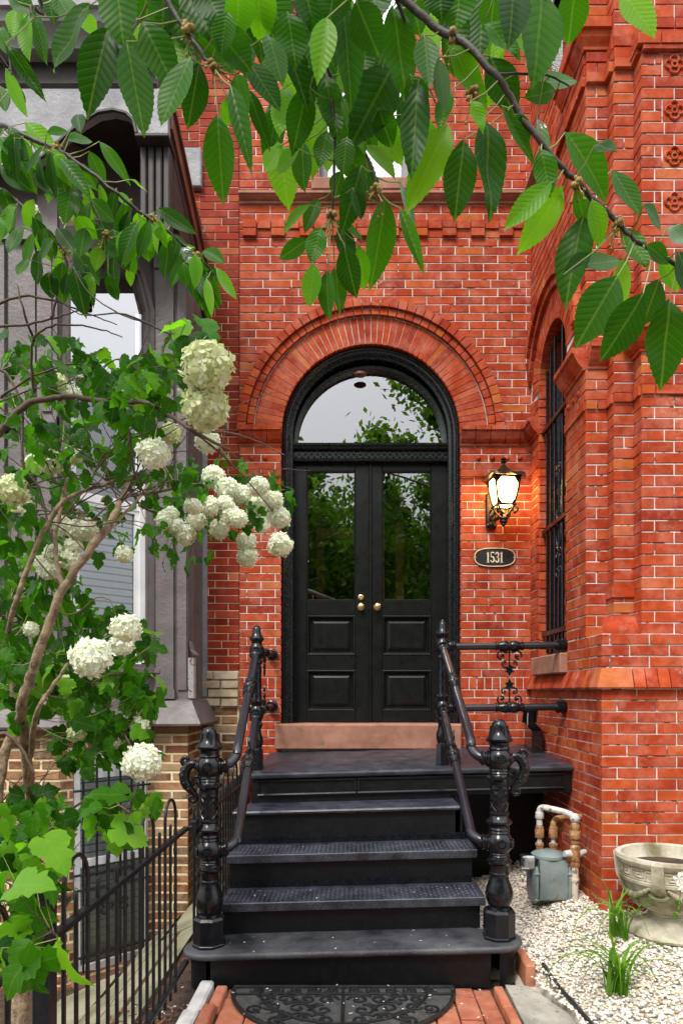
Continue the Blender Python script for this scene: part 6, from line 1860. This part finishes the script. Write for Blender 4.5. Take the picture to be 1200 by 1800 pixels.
# ---------------------------------------------------------------- strap-leaved plants
def strap(px, py, d, blades, label):
    c = U(px, py, d); c.z = gz(c.x, c.y)-.006
    t = thing('daylily', c, label, 'plant', 'strap-leaved plants in the gravel')
    for k in range(blades):
        an = rnd.uniform(0, 2*PI); L = rnd.uniform(.16, .40); lean = rnd.uniform(.25, 1.25)
        out = Vector((math.cos(an), math.sin(an)*.8, 0)); base = c+Vector((rnd.uniform(-.04,.04), rnd.uniform(-.03,.03), 0))
        w = rnd.uniform(.006, .0105); side = out.cross(Vector((0,0,1))).normalized()
        Lr, Rr, rings = [], [], []
        for i in range(9):
            s_ = i/8
            bend = lean*s_*s_*1.5
            p = base+out*L*(math.sin(min(bend, 2.2))*s_*.8+.08*s_)+Vector((0,0,1))*L*(s_*math.cos(min(bend, 2.4)*.85))
            ww = w*(1-s_**2.2)+.0004
            rings.append([p-side*ww, p+Vector((0,0,-.0025))-out*.0015, p+side*ww])
        mb = MB(); mb.loops(rings, closed=False, caps=False); mb.build('blade', M['blade'], t, smooth=60, recalc=False)
strap(1082, 1725, 3.02, 34, 'bright green strap-leaved daylily clump in front of the urn')
strap(1085, 1600, 3.42, 22, 'strap-leaved daylily clump between the urn and the bay corner')
# potted flowers at the right edge
fp = thing('potted_flower', (1.68, -2.02, uz+.3), 'white flowers with green leaves hanging over the urn rim at right edge', 'flower')
for (px, py) in ((1193,1545), (1198,1556), (1205,1538), (1204,1560)):
    c = U(px, py, 3.16); mb = MB()
    for p in range(5):
        t = 2*PI*p/5+.3
        mb.add([c, c+Vector((math.cos(t-.5)*.022, -.004, math.sin(t-.5)*.022)), c+Vector((math.cos(t)*.030, .004, math.sin(t)*.030)), c+Vector((math.cos(t+.5)*.022, -.004, math.sin(t+.5)*.022))], [(0,1,2,3)])
    mb.build('blossom', M['petalwhite'], fp)
for (px, py) in ((1188,1590), (1195,1602), (1182,1607), (1200,1585), (1199,1545)):
    a = U(px, py, 3.2); inst('leaf', VIB[1], leaf_matrix(a, a+Vector((rnd.uniform(-.05,.03), -.01, rnd.uniform(-.04,.02))), (0,-1,.5)), fp)
MB().tube([(1.68,-2.0,uz+.34), U(1205,1500,3.25), U(1198,1550,3.18), U(1192,1600,3.2)], .003, 5).build('stalk', M['stemgreen'], fp, smooth=60)

# fallen petals and litter
lt = MB()
for k in range(90):
    zone = rnd.random()
    if zone < .35: x, y, z = rnd.uniform(-.6, .6), rnd.uniform(-2.5, -2.07), .022
    elif zone < .55: x, y, z = rnd.uniform(-.6, .6), rnd.uniform(-2.07, -1.82), .1935+sh(0)
    elif zone < .7: x, y, z = rnd.uniform(-.6, .6), rnd.uniform(-1.8, -1.6), .3625
    elif zone < .8: x, y, z = rnd.uniform(-.6, .6), rnd.uniform(-1.55, -1.34), .550
    else: x, y, z = rnd.uniform(-1.0, -.70), rnd.uniform(-2.9, -2.0), .045 if False else yard_z(-.9, -2)+.03
    if zone < .8 and zone >= .35: z += TILT*x
    s_ = rnd.uniform(.003, .009); an = rnd.uniform(0, 6)
    P = [Vector((math.cos(an+q)*s_*e, math.sin(an+q)*s_*e, rnd.uniform(0,.003))) for q, e in ((0,1.3), (1.4,.6), (3.1,1.2), (4.6,.6))]
    lt.add([(x+p.x, y+p.y, z+p.z) for p in P], [(0,1,2,3)])
tag(lt.build('fallen_petals', M['petalwhite'], recalc=False), 'tiny fallen white petals scattered over the mat and steps', 'petals', kind='stuff')
ch = MB()
for k in range(900):
    x, y = rnd.uniform(-1.9, -.74), rnd.uniform(-3.6, -2.2)
    z = yard_z(x, y)+.006; an = rnd.uniform(0, 6); l = rnd.uniform(.012, .04); w = rnd.uniform(.004, .010)
    d = Vector((math.cos(an), math.sin(an), rnd.uniform(-.3,.3))); n = Vector((-d.y, d.x, 0))
    c = Vector((x, y, z+rnd.uniform(0,.012)))
    ch.loops([[c-d*l/2-n*w/2, c+d*l/2-n*w/2, c+d*l/2+n*w/2, c-d*l/2+n*w/2], [c-d*l/2-n*w/2+Vector((0,0,.004)), c+d*l/2-n*w/2+Vector((0,0,.004)), c+d*l/2+n*w/2+Vector((0,0,.004)), c-d*l/2+n*w/2+Vector((0,0,.004))]])
tag(ch.build('bark_chips', mat_noise('bark_chip', (.10,.04,.02), (.24,.12,.06), 30, .9, .3), recalc=False), 'reddish bark chips lying behind the fence', 'mulch', kind='stuff')

# ---------------------------------------------------------------- street trees across the road (mirrored in the door glass)
def street_tree(x, y, h, rx, rz, n, label, seed, ls=.15):
    r = random.Random(seed)
    t = thing('street_tree', (x, y, -.1), label, 'tree', 'trees across the street')
    tr = catmull([(x, y, -.1), (x+.1, y, h*.2), (x-.1, y+.1, h*.42), (x+.1, y, h*.75)], 4)
    mb = MB(); mb.tube(tr, [.28-.22*i/(len(tr)-1) for i in range(len(tr))], 9)
    for k in range(9):
        a = r.uniform(0, 2*PI); z0 = h*r.uniform(.28, .6)
        e = Vector((x+rx*.7*math.cos(a), y+rx*.7*math.sin(a), z0+h*r.uniform(.08, .25)))
        mb.tube([(x, y, z0), Vector((x, y, z0)).lerp(e, .5)+Vector((0,0,.3)), e], [.09,.05,.02], 6)
    mb.build('trunk', M['bark'], t, smooth=60)
    nv = np.zeros((n*4, 3)); rg = np.random.default_rng(seed)
    cl = []
    for k in range(150):
        u = Vector((r.gauss(0,1), r.gauss(0,1), r.gauss(0,1))).normalized()*(r.random()**.4)
        cl.append((x+u.x*rx, y+u.y*rx, h-rz+u.z*rz, r.uniform(.5, 1.25)))
    ca_ = np.array(cl)[rg.integers(0, 150, n)]
    P_ = ca_[:, :3]+rg.normal(0, 1, (n, 3))*ca_[:, 3:4]*.42
    A_ = rg.normal(size=(n, 3)); A_ /= np.linalg.norm(A_, axis=1)[:, None]
    B_ = np.cross(A_, rg.normal(size=(n, 3))); B_ /= np.linalg.norm(B_, axis=1)[:, None]
    S_ = ls*rg.uniform(.6, 1.2, (n, 1))
    nv = np.stack([P_-A_*S_, P_+B_*S_*.5, P_+A_*S_, P_-B_*S_*.5], 1).reshape(-1, 3)
    me = bpy.data.meshes.new('crown'); me.from_pydata(nv.tolist(), [], np.arange(n*4).reshape(-1, 4).tolist())
    me.materials.append(M['treeleaf'])
    o = bpy.data.objects.new('crown', me); COL.objects.link(o); par(o, t)
street_tree(4.3, -19.0, 13.4, 5.0, 6.2, 49000, 'tall full street tree whose crown is mirrored in the fanlight', 1)
street_tree(-3.4, -20.5, 10.6, 4.2, 5.0, 28000, 'lower street tree mirrored in the left door glass', 2)
street_tree(.6, -26.0, 11.0, 5.2, 5.4, 28000, 'street tree farther back mirrored in both door panes', 3)
street_tree(-11.0, -20, 11, 4.5, 5.0, 9000, 'street tree opposite, far to the left of the walk', 4)
street_tree(13.0, -20, 12, 4.5, 5.4, 9000, 'street tree opposite, far to the right of the walk', 5)
street_tree(8.0, -28, 11, 5.0, 5.4, 9000, 'street tree in the second row behind the right tall tree', 6)
street_tree(-8.0, -28, 11, 5.0, 5.4, 9000, 'street tree in the second row behind the left low tree', 7)
